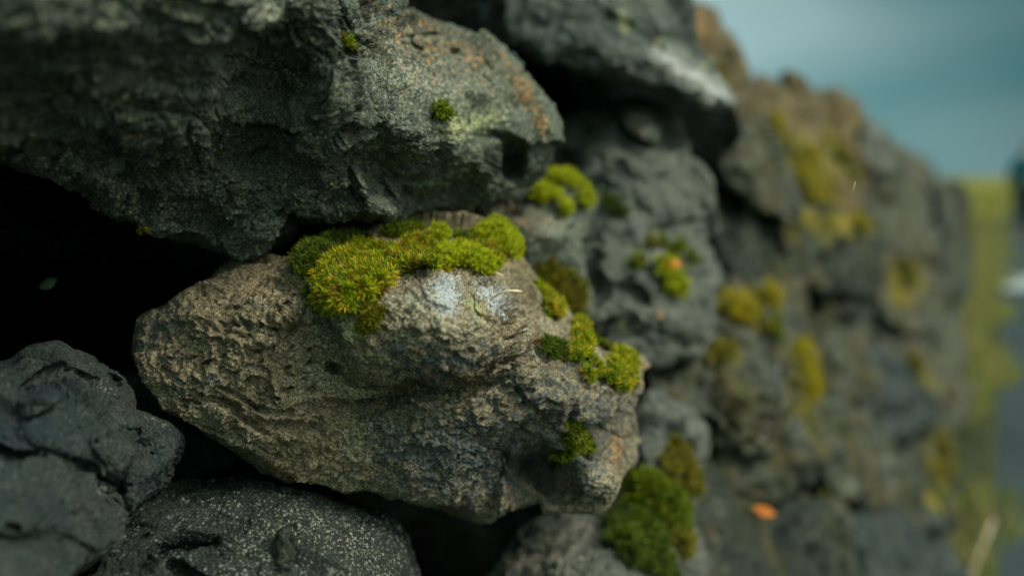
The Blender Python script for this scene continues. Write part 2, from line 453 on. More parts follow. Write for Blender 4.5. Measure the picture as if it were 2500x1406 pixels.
def rock(label, outline, depth, mat, N=120, bulge=0.05, back=0.14, centre=None, seed=0, nexp=2.6,
         feats=(), creases=(), paint=(), amp=1.0, lump=0.006, facet=0.014, facet_s=0.05, pit=0.0025, pit_s=0.008, pit_d=0.35,
         big_pit=0.0, big_pit_s=0.03, crack=0.004, crack_s=0.05, strata=0.0, strata_s=0.006, strata_rot=0.5, fine=1.0, name='lava_rock', group='stones of the dry stone wall', jag=6.0):
    outline = np.asarray(outline, float)
    c = np.asarray(centre, float) if centre is not None else outline.mean(0)
    # radial outline
    T = 2880
    th = np.linspace(0, 2 * np.pi, T, endpoint=False)
    dx, dy = np.cos(th), np.sin(th)
    Rr = np.zeros(T)
    n = len(outline)
    for i in range(n):
        a, b = outline[i] - c, outline[(i + 1) % n] - c
        e = b - a
        den = dx * e[1] - dy * e[0]
        with np.errstate(divide='ignore', invalid='ignore'):
            t = (a[0] * e[1] - a[1] * e[0]) / den
            s = (a[0] * dy - a[1] * dx) / den
        ok = (np.abs(den) > 1e-9) & (s >= -1e-6) & (s <= 1 + 1e-6) & (t > 0)
        Rr = np.where(ok, np.maximum(Rr, t), Rr)
    ker = np.exp(-0.5 * (np.arange(-30, 31) / 9.0) ** 2); ker /= ker.sum()
    Rr = np.convolve(np.concatenate([Rr[-30:], Rr, Rr[:30]]), ker, 'valid')
    # square grid -> disc -> sphere
    u = np.linspace(-1, 1, N)
    U, V = np.meshgrid(u, u, indexing='ij')
    U, V = U.ravel(), V.ravel()
    big = np.abs(U) > np.abs(V)
    with np.errstate(divide='ignore', invalid='ignore'):
        r = np.where(big, U, V)
        ang = np.where(big, (np.pi / 4) * (V / np.where(U == 0, 1, U)), np.pi / 2 - (np.pi / 4) * (U / np.where(V == 0, 1, V)))
    X, Y = r * np.cos(ang), r * np.sin(ang)
    rad, ang = np.hypot(X, Y), np.arctan2(Y, X)
    phi = np.where(rad < 0.84, rad / 0.84 * R(100), R(100) + (rad - 0.84) / 0.16 * R(79.0))
    rho, cz = np.sin(phi), np.cos(phi)
    Ri = np.interp(np.mod(ang, 2 * np.pi), np.concatenate([th, [2 * np.pi]]), np.concatenate([Rr, Rr[:1]]))
    px, py = c[0] + rho * Ri * np.cos(ang), c[1] + rho * Ri * np.sin(ang)
    if callable(depth):
        base = depth(px, py)
    else:
        base = tps(depth)(px, py)
    zf = np.clip(1 - rho ** nexp, 0, 1) ** (1 / nexp)
    off = np.where(cz >= 0, -bulge * zf + bulge * 0.55, back * (1 - rho ** 2.2).clip(0) ** (1 / 2.2) + bulge * 0.55)
    front = np.clip(cz * 3, 0, 1)
    for f in feats:                      # (cx, cy, rx, ry, angle, height, power): rounded knobs (+) and hollows (-)
        cx, cy, rx, ry, an, hgt = f[:6]
        pw = f[6] if len(f) > 6 else 0.5
        ca, sa = math.cos(R(an)), math.sin(R(an))
        wx = 14 * np.sin(py / 31.0 + seed) ; wy = 14 * np.sin(px / 37.0 + seed * 2)
        a = ((px + wx - cx) * ca + (py + wy - cy) * sa) / rx; b2 = (-(px + wx - cx) * sa + (py + wy - cy) * ca) / ry
        off = off - hgt * np.clip(1 - a * a - b2 * b2, 0, 1) ** pw * front
    for pts, hgt, wid in creases:        # ridges (+) and cracks (-)
        d = seg_dist(px + 8 * np.sin(py / 23.0), py + 8 * np.sin(px / 29.0), pts, closed=False)
        off = off - hgt * np.exp(-(d / wid)) * front
    P = unproj(px, py, base + off)
    loc = P.mean(0)
    L = P - loc
    # relief
    so = seed * 13.7
    for stage in range(3):
        nn = grid_normals(P, N)
        vd = P - CAM
        if stage == 0 and ((nn * vd).sum(1)[(cz > 0.5)]).mean() > 0:
            flip = -1.0
        elif stage == 0:
            flip = 1.0
        nn = soft_normals(nn * flip, N, max(1, N // (28, 60, 130)[stage]))
        Q = P - loc + so
        if stage == 0:
            d = lump * (fbm(Q / 0.09, 2, seed) + 0.5 * fbm(Q / 0.035, 2, seed + 5, ridged=True) - 0.25)
            if facet:
                d = d + facet * facets(Q / facet_s, seed + 3)
            if big_pit:
                d = d + big_pit * pits(Q / big_pit_s + 3.3, seed + 60, 0.45, 0.42)
        elif stage == 1:
            d = facet * 0.55 * facets(Q / (facet_s * 0.38), seed + 9) + 0.0013 * fine * fbm(Q / 0.012, 3, seed + 21)
            if crack:
                Qw = Q / crack_s + 0.35 * np.stack([fbm(Q / (crack_s * 0.5) + k * 4.7, 2, seed + 90 + k) for k in range(3)], 1)
                f1, f2, _, _ = worley(Qw, seed + 33)
                zone = np.clip(0.2 + 2.2 * perlin(Q / (crack_s * 1.3) + 2.2, seed + 34), 0, 1)
                d = d - crack * zone * np.exp(-((f2 - f1) / 0.045) ** 2)
            if strata:
                a = strata_rot
                q2 = np.stack([Q @ (RGT * math.cos(a) + UPV * math.sin(a)), Q @ (UPV * math.cos(a) - RGT * math.sin(a)), Q @ FWD], 1)
                q2 = q2 + 0.008 * np.stack([perlin(Q / 0.05 + k * 3.1, seed + 70 + k) for k in range(3)], 1)
                zone = np.clip(0.5 + 1.6 * perlin(Q / 0.07 + 5.5, seed + 77), 0, 1)
                d = d + strata * zone * fbm(q2 / np.array([strata_s * 5, strata_s, strata_s * 3]), 3, seed + 31, ridged=True)
        else:
            zone = np.clip(0.55 + 1.5 * perlin(Q / 0.05 + 9.9, seed + 99), 0, 1)
            d = 0.0009 * fine * fbm(Q / 0.0045, 3, seed + 51, 0.6) + 0.0008 * fine * fbm(Q / 0.006, 2, seed + 52, ridged=True)
            if pit:
                d = d + pit * zone * pits(Q / pit_s, seed + 81, pit_d, 0.40)
        d = d - np.median(d[cz > -0.1])
        if stage:
            d = d * np.clip(0.45 + 1.8 * cz, 0.45, 1.0)
        P = P + nn * (d * amp)[:, None]
    P[:, 2] = np.maximum(P[:, 2], 0.0)
    at = {}
    qx, qy, _ = proj(P)
    wob = 26 * fbm((P - loc) / 0.018, 3, seed + 5)
    for kind, poly, soft in paint:
        a = np.clip(0.5 + (sdist(qx, qy, poly) + wob * min(1, soft / 20)) / (2 * soft), 0, 1) * np.clip(cz * 4 + 1, 0, 1)
        at[kind] = np.maximum(at.get(kind, 0), a)
    ii = np.arange(N * N).reshape(N, N)
    quads = np.stack([ii[:-1, :-1], ii[1:, :-1], ii[1:, 1:], ii[:-1, 1:]], -1).reshape(-1, 4)
    if flip < 0:
        quads = quads[:, ::-1]
    rim = np.concatenate([ii[:-1, 0], ii[-1, :-1], ii[:0:-1, -1], ii[0, :0:-1]])
    cap = rim[::-1] if flip > 0 else rim
    low = loc.copy(); low[2] = P[:, 2].min()
    o = mesh_from(name, P, [quads, cap[None]], M[mat] if isinstance(mat, str) else mat, loc=low, attrs=at)
    tag(o, label, 'rock', group)
    k = Rock()
    k.o, k.P, k.n, k.px, k.py, k.phi, k.quads, k.loc, k.N = o, P, grid_normals(P, N) * flip, qx, qy, phi, quads, low, N
    return k

# ------------------------------------------------------------------ moss
GREENS = {  # shoots of one cushion differ in age and tint
    'bright': [(0.164, 0.218, 0.0040), (0.280, 0.298, 0.0040), (0.396, 0.364, 0.0060), (0.102, 0.159, 0.0040), (0.451, 0.310, 0.0101), (0.218, 0.278, 0.0050), (0.232, 0.132, 0.0151)],
    'soft': [(0.321, 0.344, 0.0040), (0.423, 0.417, 0.0060), (0.218, 0.271, 0.0040)],
    'dark': [(0.062, 0.099, 0.0050), (0.102, 0.132, 0.0060), (0.038, 0.060, 0.0050)],
    'mid': [(0.110, 0.159, 0.0040), (0.178, 0.212, 0.0050), (0.068, 0.110, 0.0040), (0.218, 0.192, 0.0081)],
    'brown': [(0.178, 0.148, 0.0060), (0.239, 0.185, 0.0081), (0.102, 0.112, 0.0060), (0.137, 0.087, 0.0101)],
    'yellow': [(0.355, 0.284, 0.0081), (0.437, 0.324, 0.0101), (0.218, 0.212, 0.0081)],
}
def moss(rk, poly, h=0.008, space=0.0013, leaf=0.0028, kind='bright', nl=9, up=0.35, rag=10, name='moss_cushion', label=None, stiff=0.5, lump=0.45, inset=4.0, wscale=0.010):
    poly = np.asarray(poly, float)
    P, n = rk.P, rk.n
    wob = rag * fbm((P - rk.loc) / wscale + 3.7, 3, 5)
    sd = sdist(rk.px, rk.py, poly) + wob - inset
    sd = np.where(perlin((P - rk.loc) / (wscale * 0.55) + 8.8, 17) > 0.48, -1.0, sd)      # gaps where the stone shows
    ok = (sd > 0) & (rk.phi < R(98))
    f = rk.quads[ok[rk.quads].all(1)]
    if len(f) < 3:
        print('moss: nothing under', name, poly[0]); return
    lab = np.arange(len(P))                       # keep the one connected cushion
    while True:
        m_ = lab[f].min(1)
        new = lab.copy()
        for c_ in range(4):
            np.minimum.at(new, f[:, c_], m_)
        new = new[new]
        if (new == lab).all():
            break
        lab = new
    ids, cn = np.unique(lab[f[:, 0]], return_counts=True)
    f = f[lab[f[:, 0]] == ids[cn.argmax()]]
    if len(f) < 3:
        return
    used, inv = np.unique(f, return_inverse=True)
    f = inv.reshape(-1, 4)
    p0, n0, s0 = P[used], n[used], sd[used]
    Rm = max(6.0, np.percentile(s0, 92))
    dome = np.sqrt(np.clip(1 - (1 - np.clip(s0 / Rm, 0, 1)) ** 2, 0, 1))
    nu = n0 + up * ZUP; nu /= np.linalg.norm(nu, axis=1)[:, None]
    lum = 1 + lump * (perlin((p0 - rk.loc) / (h * 1.6) + 1.1, 3) + 0.6 * perlin((p0 - rk.loc) / (h * 0.7), 8))
    pv = p0 + nu * ((dome * lum * h) - 0.0008)[:, None]
    V = [pv]; F4 = [f]; 
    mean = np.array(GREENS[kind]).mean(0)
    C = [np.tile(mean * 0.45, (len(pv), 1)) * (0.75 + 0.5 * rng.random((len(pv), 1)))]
    # shoots
    a, b, c_, d = (pv[f[:, i]] for i in range(4))
    area = 0.5 * np.linalg.norm(np.cross(c_ - a, d - b), axis=1)
    tot = area.sum()
    m = int(min(tot / (space * space), 9000))
    pick = rng.choice(len(f), m, p=area / tot)
    w = rng.random((m, 2))
    q = (a[pick] * (1 - w[:, :1]) + b[pick] * w[:, :1]) * (1 - w[:, 1:]) + (d[pick] * (1 - w[:, :1]) + c_[pick] * w[:, :1]) * w[:, 1:]
    fn = np.cross(c_ - a, d - b)[pick]; fn /= np.linalg.norm(fn, axis=1)[:, None] + 1e-12
    sgn = np.sign((fn * nu[f[pick, 0]]).sum(1))[:, None]; sgn[sgn == 0] = 1
    ax = fn * sgn * 0.6 + nu[f[pick, 0]] * 0.6 + 0.25 * ZUP + rng.normal(0, 0.22, (m, 3))
    ax /= np.linalg.norm(ax, axis=1)[:, None]
    hlp = np.where(np.abs(ax[:, 2:3]) < 0.9, ZUP, np.array([1.0, 0, 0]))
    t1 = np.cross(ax, hlp); t1 /= np.linalg.norm(t1, axis=1)[:, None]
    t2 = np.cross(ax, t1)
    pal = np.array(GREENS[kind])
    # clumps share a tint
    pn = 0.8 * perlin((q - rk.loc) / 0.009, 13) + rng.normal(0, 0.45, m)
    ci = np.clip(((pn + 1.0) / 2.0 * len(pal)).astype(int), 0, len(pal) - 1)
    base = pal[ci] * (0.75 + 0.5 * rng.random((m, 1)))
    sc = leaf * (0.55 + 0.75 * rng.random(m)) * (1 + 0.4 * perlin((q - rk.loc) / 0.006, 19))
    rows = m * nl
    az = np.repeat(rng.random(m) * 6.28, nl) + np.tile(np.arange(nl) * 2.399, m) + rng.normal(0, 0.2, rows)
    el = np.tile(np.linspace(0.15, 1.05, nl), m) * (1.15 - stiff * 0.5) + rng.normal(0, 0.12, rows)
    A, B1, B2 = np.repeat(ax, nl, 0), np.repeat(t1, nl, 0), np.repeat(t2, nl, 0)
    o = np.repeat(q, nl, 0) + A * (np.repeat(sc, nl) * np.tile(np.linspace(0.45, 0.0, nl), m))[:, None]
    side = B1 * np.cos(az)[:, None] + B2 * np.sin(az)[:, None]
    dr = A * np.cos(el)[:, None] + side * np.sin(el)[:, None]
    dr2 = A * np.cos(el + 0.45)[:, None] + side * np.sin(el + 0.45)[:, None]
    wd = np.cross(A, side); ln = np.repeat(sc, nl)[:, None]
    hw = wd * ln * 0.10
    lv = np.stack([o - hw, o + hw, o + dr * ln * 0.55 - hw * 0.9, o + dr * ln * 0.55 + hw * 0.9, o + dr * ln * 0.55 + dr2 * ln * 0.5], 1).reshape(-1, 3)
    k0 = len(pv) + 5 * np.arange(rows)
    q4 = np.stack([k0, k0 + 1, k0 + 3, k0 + 2], 1)
    t3 = np.stack([k0 + 2, k0 + 3, k0 + 4], 1)
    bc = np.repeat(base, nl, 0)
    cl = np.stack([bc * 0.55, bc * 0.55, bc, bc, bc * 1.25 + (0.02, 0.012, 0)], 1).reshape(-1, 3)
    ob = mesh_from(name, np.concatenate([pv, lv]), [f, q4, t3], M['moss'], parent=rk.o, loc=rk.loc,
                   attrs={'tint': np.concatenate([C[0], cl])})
    if label:
        ob['label'] = label
    return ob

# ------------------------------------------------------------------ near stones
WG = 'stones of the dry stone wall'
upper = rock('large overhanging dark basalt stone with pale lichen on its right shoulder, at the top left',
    [(-300, 120), (-260, -260), (200, -420), (600, -400), (850, -240), (935, -20), (1010, 28), (1100, 52), (1185, 82), (1240, 140), (1290, 200), (1335, 270),
     (1354, 330), (1345, 385), (1290, 430), (1225, 450), (1165, 478), (1090, 515), (1000, 534), (955, 548), (915, 520), (860, 490), (800, 520), (700, 500), (665, 560), (610, 605), (560, 600),
     (500, 575), (440, 572), (372, 572), (330, 545), (285, 540), (235, 520), (210, 470), (150, 455), (60, 420), (-60, 390), (-200, 320)],
    [(-150, 0, .40), (0, 60, .405), (0, 300, .49), (250, 60, .425), (300, 250, .515), (300,-250,.47), (300, 450, .585), (300, 540, .60), (550, 60, .49), (550, 300, .565), (560, 560, .64), (690, 190, .600), (640, 110, .550), (780, 30, .540),
     (800, 180, .555), (770, 290, .575), (700, 420, .615), (1000, 60, .715), (950, 200, .635), (1050, 320, .645), (1000, 500, .72), (1250, 180, .78), (1330, 320, .76), (1200, 430, .76)],
    'upper', N=620, bulge=0.020, back=0.36, centre=(560, 160), seed=1, nexp=5.0,
    feats=[(1225, 372, 75, 58, 20, -0.055, 1.0), (985, 430, 220, 95, 12, -0.020, 1.3), (700, 390, 120, 60, 15, -0.011, 1.2), (270, 485, 80, 55, 25, 0.022), (480, 545, 110, 45, 10, -0.02, 1), (640, 360, 170, 90, 30, -0.022, 1.0), (610, 560, 60, 50, 0, 0.02),
           (380, 330, 170, 75, 28, 0.016), (330, 500, 60, 40, 0, -0.012, 1), (930, 425, 130, 60, 20, -0.008, 1.3), (1050, 400, 90, 70, 0, 0.012), (640, 55, 70, 50, 40, 0.016), (900, 470, 90, 40, 10, 0.008, 1.0),
           (1000, 105, 34, 16, 30, -0.012, 1), (1095, 130, 26, 13, 20, -0.01, 1), (1040, 75, 22, 10, 20, -0.008, 1), (1195, 150, 16, 10, 20, -0.008, 1)],
    creases=[([(740, -40), (785, 60), (818, 150), (822, 205), (790, 255), (745, 300)], 0.016, 26), ([(800, 0), (822, 60), (860, 130), (900, 140)], -0.026, 13), ([(845, 10), (880, 80), (905, 130)], -0.008, 9),
             ([(455, 290), (470, 350), (490, 420)], -0.008, 10), ([(230, 350), (340, 410), (390, 420)], 0.010, 20), ([(560, 300), (690, 290), (760, 300)], -0.008, 12)],
    paint=[('cream_crust', [(840, 20), (1000, 60), (1200, 140), (1300, 260), (1340, 340), (1200, 300), (1090, 330), (1000, 300), (930, 260), (850, 180)], 260),
           ('orange_crust', [(1225, 120), (1290, 190), (1340, 290), (1330, 340), (1270, 260)], 50), ('orange_crust', [(930, 40), (1100, 70), (1200, 130), (1180, 190), (1000, 120)], 260), ('yellow_crust', [(1050, 300), (1130, 280), (1240, 260), (1180, 330), (1100, 350)], 60),
           ('cream_crust', [(560, 0), (760, 0), (780, 70), (640, 90)], 80)],
    lump=0.004, facet=0.030, facet_s=0.065, pit=0.0012, pit_s=0.007, crack_s=0.06, strata=0.0010, strata_s=0.007, strata_rot=0.55, fine=1.7)

def gas_holes(n, poly, seed, rmin=3.5, rmax=11.0, deep=0.010):
    r = random.Random(seed); out = []; poly = np.array(poly, float)
    lo, hi = poly.min(0), poly.max(0)
    while len(out) < n:
        x, y = r.uniform(lo[0], hi[0]), r.uniform(lo[1], hi[1])
        if pip(np.array([x]), np.array([y]), poly)[0]:
            q = rmin + (rmax - rmin) * r.random() ** 2.2
            out.append((x, y, q * r.uniform(1.0, 1.9), q * r.uniform(0.6, 1.0), r.uniform(-30, 40), -deep * (0.4 + 0.6 * q / rmax), 0.7))
    return out

main = rock('large brown and blue-grey basalt stone capped with green moss and white lichen, in the middle',
    [(312, 850), (328, 765), (395, 730), (480, 690), (545, 648), (600, 626), (650, 622), (730, 632), (790, 596), (870, 580), (940, 562), (1010, 556), (1100, 565), (1180, 572), (1232, 592), (1272, 640),
     (1304, 690), (1352, 738), (1402, 790), (1452, 848), (1500, 868), (1552, 890), (1570, 925), (1560, 1000), (1576, 1090), (1568, 1140), (1530, 1160), (1502, 1220), (1468, 1242), (1395, 1235), (1320, 1225),
     (1250, 1240), (1180, 1266), (1100, 1240), (1000, 1214), (880, 1192), (835, 1200), (765, 1172), (640, 1130), (540, 1082), (480, 1046), (420, 1020), (360, 960), (318, 900)],
    [(330, 850, .635), (420, 780, .625), (420, 980, .61), (600, 660, .64), (600, 850, .605), (650, 1050, .604), (800, 620, .645), (850, 780, .610), (1050, 720, .605), (1040, 880, .600), (900, 1000, .618),
     (850, 1170, .638), (1000, 570, .73), (1210, 590, .75), (1200, 740, .635), (1130, 1050, .614), (1120, 1230, .655), (1300, 1180, .71), (1320, 760, .735), (1400, 950, .665), (1450, 1180, .69), (1530, 900, .75), (1560, 1060, .76)],
    'brown', N=800, bulge=0.022, back=0.30, centre=(940, 900), seed=3, nexp=4.0,
    feats=[(1040, 800, 240, 142, 8, 0.040, 0.55), (1080, 700, 60, 42, 20, 0.009), (1215, 745, 48, 62, -20, 0.015), (860, 690, 110, 60, -10, 0.012), (1150, 690, 16, 60, 10, -0.006, 1),
           (820, 900, 26, 18, 0, -0.013, 1), (640, 740, 190, 90, -25, 0.010), (1330, 1130, 110, 75, 25, -0.040, 1.0), (1440, 1170, 90, 55, 35, 0.022), (1500, 1000, 80, 70, 0, 0.01), (1010, 965, 260, 30, -8, -0.026, 0.9),
           (1350, 960, 100, 60, 40, 0.012), (470, 880, 130, 70, 0, 0.006), (445, 860, 14, 6, 10, -0.006, 1), (425, 905, 24, 14, 30, -0.006, 1), (505, 840, 22, 10, 10, -0.007, 1), (440, 985, 13, 12, 0, -0.007, 1),
           (480, 930, 16, 10, 40, -0.005, 1), (395, 945, 14, 9, 0, -0.005, 1), (540, 800, 12, 8, 30, -0.006, 1), (620, 830, 10, 7, 0, -0.005, 1), (660, 790, 11, 6, 20, -0.005, 1), (700, 850, 9, 6, 10, -0.005, 1), (1340, 800, 40, 50, -40, 0.01),
           (1240, 900, 90, 50, 20, 0.012), (560, 1010, 150, 16, 18, -0.008, 1), (700, 1040, 120, 14, 22, -0.008, 1), (620, 985, 110, 12, 14, -0.006, 1), (790, 1010, 100, 14, 10, -0.006, 1), (640, 930, 60, 60, 0, 0.005), (760, 760, 70, 40, -20, 0.006)]
          + gas_holes(52, [(350, 830), (480, 720), (780, 690), (800, 900), (700, 1010), (480, 1000), (380, 930)], 4, 3.0, 9.0, 0.007) + gas_holes(22, [(860, 1000), (1350, 960), (1350, 1150), (1000, 1150)], 5, 3, 8, 0.006),
    creases=[([(820, 895), (880, 930), (1000, 955), (1120, 945), (1220, 920)], -0.010, 14), ([(700, 1060), (850, 1110), (1000, 1150)], 0.006, 26), ([(480, 1030), (620, 1080), (720, 1130), (760, 1160)], -0.006, 12), ([(1400, 950), (1380, 1050), (1440, 1130)], -0.012, 16),
             ([(1290, 1010), (1380, 960), (1430, 930)], 0.008, 18)],
    paint=[('white_crust', [(1040, 690), (1080, 665), (1118, 676), (1140, 715), (1130, 770), (1085, 765), (1045, 735)], 34), ('white_crust', [(1150, 690), (1190, 672), (1240, 698), (1265, 750), (1240, 785), (1185, 772), (1155, 730)], 36),
           ('cream_crust', [(930, 715), (1000, 690), (1050, 690), (1070, 740), (1010, 760), (950, 750)], 45), ('cream_crust', [(900, 730), (1040, 680), (1130, 740), (1100, 800), (980, 790), (930, 770)], 60),
           ('cream_crust', [(930, 740), (1130, 730), (1250, 760), (1240, 830), (1100, 860), (960, 820)], 150), ('yellow_crust', [(1130, 710), (1170, 710), (1195, 770), (1165, 790), (1135, 750)], 20), ('yellow_crust', [(780, 745), (880, 770), (900, 830), (850, 850), (800, 790)], 55),
           ('cream_crust', [(870, 830), (940, 830), (920, 870)], 40), ('orange_crust', [(975, 832), (995, 835), (990, 850)], 12), ('orange_crust', [(1300, 820), (1330, 815), (1335, 835), (1310, 840)], 12),
           ('cream_crust', [(1260, 730), (1400, 790), (1440, 870), (1330, 870), (1260, 830)], 110), ('white_crust', [(425, 935), (475, 930), (470, 948), (440, 950)], 22), ('white_crust', [(515, 928), (540, 925), (540, 940)], 16),
           ('cream_crust', [(1390, 1120), (1480, 1130), (1500, 1200), (1420, 1190)], 70), ('orange_crust', [(1480, 1040), (1540, 1100), (1500, 1140)], 60), ('slate_crust', [(900, 1010), (1150, 960), (1380, 1000), (1400, 1200), (1180, 1270), (900, 1200)], 160), ('slate_crust', [(1200, 880), (1420, 900), (1560, 950), (1570, 1120), (1400, 1230), (1250, 1100)], 200), ('slate_crust', [(330, 780), (420, 730), (470, 760), (400, 850), (330, 870)], 90), ('slate_crust', [(930, 850), (1180, 800), (1250, 860), (1100, 960), (960, 930)], 110)],
    lump=0.003, facet=0.024, facet_s=0.065, pit=0.0042, pit_s=0.0090, pit_d=0.5,  strata=0.0010, strata_s=0.0065, strata_rot=-0.35, fine=1.6)

low_left = rock('dark blue-grey stone with a rounded hollow near its top, at the bottom left corner',
    [(-220, 1000), (-60, 930), (30, 898), (70, 868), (140, 846), (182, 862), (232, 868), (248, 902), (292, 922), (312, 965), (312, 1012), (352, 1030), (392, 1052), (422, 1080), (404, 1130), (390, 1180), (368, 1212),
     (328, 1242), (302, 1262), (292, 1312), (250, 1355), (150, 1415), (60, 1500), (-160, 1560), (-300, 1300)],
    [(-150, 1000, .50), (0, 930, .54), (150, 860, .585), (280, 930, .60), (400, 1080, .59), (200, 1050, .535), (0, 1150, .475), (300, 1220, .555), (100, 1350, .455), (-100, 1400, .42), (220, 1350, .50)],
    'blue', N=520, bulge=0.020, back=0.30, centre=(130, 1150), seed=5, nexp=3.5,
    feats=[(262, 925, 24, 17, 10, -0.016, 1), (95, 932, 80, 26, -12, -0.020, 0.8), (185, 935, 40, 18, 0, -0.012, 0.8), (90, 985, 50, 26, 0, 0.016), (240, 1165, 80, 30, 30, -0.018, 0.9), (190, 1060, 150, 70, 30, 0.012), (40, 1240, 100, 50, 0, 0.014), (20, 1085, 90, 25, 10, -0.022, 0.8), (50, 1265, 24, 16, 0, -0.012, 1), (300, 1120, 90, 40, 40, 0.010), (120, 1330, 120, 40, 20, -0.012, 0.9), (230, 1180, 30, 16, 0, 0.010)]
          + gas_holes(30, [(20, 960), (280, 960), (390, 1090), (280, 1240), (60, 1330)], 6, 3, 9, 0.006),
    creases=[([(240, 900), (255, 870)], -0.012, 12), ([(300, 1250), (340, 1180), (400, 1110)], 0.008, 20), ([(20, 930), (100, 880), (150, 862)], 0.008, 18), ([(130, 990), (230, 985), (300, 1020), (400, 1080)], 0.009, 22), ([(330, 1090), (290, 1160), (300, 1240)], -0.010, 14), ([(190, 1185), (230, 1200), (270, 1230)], -0.012, 10)],
    paint=[('cream_crust', [(232, 1180), (270, 1175), (285, 1195), (240, 1210)], 22), ('white_crust', [(20, 1240), (45, 1238), (40, 1256)], 12)],
    lump=0.002, facet=0.030, facet_s=0.095, crack=0.002, pit=0.0020, pit_s=0.009, fine=1.1)

low_mid = rock('speckled grey stone with a rounded back lying along the bottom edge, left of centre',
    [(205, 1420), (250, 1360), (300, 1292), (358, 1240), (440, 1206), (500, 1198), (560, 1190), (600, 1182), (645, 1174), (700, 1182), (780, 1200), (860, 1225), (925, 1252), (962, 1280), (985, 1325), (992, 1380),
     (1010, 1440), (1000, 1540), (700, 1640), (350, 1600), (200, 1500)],
    [(250, 1420, .545), (330, 1290, .585), (480, 1215, .625), (640, 1185, .65), (800, 1215, .655), (930, 1270, .66), (990, 1400, .645), (760, 1330, .585), (560, 1320, .575), (600, 1450, .53), (850, 1450, .55), (400, 1450, .54)],
    'speck', N=460, bulge=0.022, back=0.28, centre=(620, 1390), seed=8, nexp=3.0,
    feats=[(470, 1420, 80, 46, 0, -0.03, 1), (640, 1260, 130, 60, 10, 0.006),  (865, 1285, 14, 8, -20, -0.006, 1), (700, 1290, 90, 22, 20, -0.006, 1), (345, 1310, 14, 8, -40, -0.006, 1)],
    creases=[([(530, 1330), (590, 1270), (680, 1230)], -0.006, 16), ([(380, 1300), (470, 1290), (540, 1300)], 0.006, 14), ([(340, 1392), (400, 1356), (460, 1334), (530, 1326)], -0.028, 15), ([(860, 1405), (905, 1385), (945, 1362)], -0.012, 10)],
    paint=[('cream_crust', [(560, 1290), (700, 1220), (900, 1270), (980, 1380), (850, 1400), (720, 1330), (600, 1380)], 300)],
    lump=0.002, facet=0.020, facet_s=0.07, pit=0.0016, pit_s=0.008, fine=1.2)

small_mossy = rock('small lichen-crusted stone with two bright moss tufts, wedged behind the big mossy stone',
    [(1070, 548), (1105, 512), (1150, 500), (1230, 482), (1290, 450), (1345, 428), (1392, 430), (1428, 465), (1448, 505), (1440, 560), (1415, 620), (1425, 690), (1432, 760), (1410, 800), (1350, 800), (1270, 720), (1180, 640), (1100, 610)],
    [(1080, 550, .93), (1250, 500, .90), (1380, 440, .96), (1430, 520, .95), (1320, 560, .86), (1300, 700, .90), (1410, 760, .93)],
    'upper', N=260, bulge=0.035, back=0.12, centre=(1300, 620), seed=10, nexp=2.6,
    feats=[(1190, 520, 110, 34, -10, -0.02, 1), (1340, 620, 70, 40, 30, -0.014, 1)],
    paint=[('cream_crust', [(1250, 510), (1330, 520), (1420, 520), (1400, 600), (1280, 620), (1230, 560)], 110), ('orange_crust', [(1240, 500), (1320, 540), (1300, 600)], 80)],
    lump=0.004, facet=0.018, facet_s=0.05, pit=0.003, pit_s=0.012)

grey_top = rock('large pale grey pitted lava stone with a tan knob near its top, right of centre',
    [(1345, 330), (1368, 282), (1410, 262), (1460, 262), (1500, 246), (1545, 238), (1600, 255), (1632, 300), (1650, 350), (1690, 400), (1728, 455), (1738, 510), (1740, 560), (1690, 590), (1600, 640), (1500, 650), (1400, 600), (1350, 500)],
    [(1360, 330, 1.16), (1450, 280, 1.17), (1590, 270, 1.18), (1500, 420, 1.08), (1650, 430, 1.14), (1730, 500, 1.2), (1550, 560, 1.04), (1400, 480, 1.10), (1660, 570, 1.12)],
    'grey', N=280, bulge=0.05, back=0.15, centre=(1540, 440), seed=12, nexp=3.0,
    feats=[(1568, 298, 44, 50, 0, 0.045), (1512, 420, 22, 18, 0, -0.035, 1), (1525, 345, 36, 22, 10, -0.03, 1), (1420, 315, 26, 30, 40, -0.02, 1), (1380, 400, 36, 60, -10, -0.035, 1), (1680, 545, 40, 13, 8, -0.04, 1), (1620, 425, 20, 14, 0, -0.015, 1), (1600, 545, 26, 16, 0, -0.018, 1), (1630, 480, 80, 50, 30, 0.015)],
    paint=[('cream_crust', [(1540, 260), (1600, 260), (1605, 330), (1550, 340)], 60), ('orange_crust', [(1540, 290), (1570, 290), (1570, 330)], 50)],
    lump=0.007, facet=0.034, facet_s=0.09, pit=0.006, pit_s=0.018, crack=0.008, crack_s=0.09, big_pit=0.016, big_pit_s=0.05)

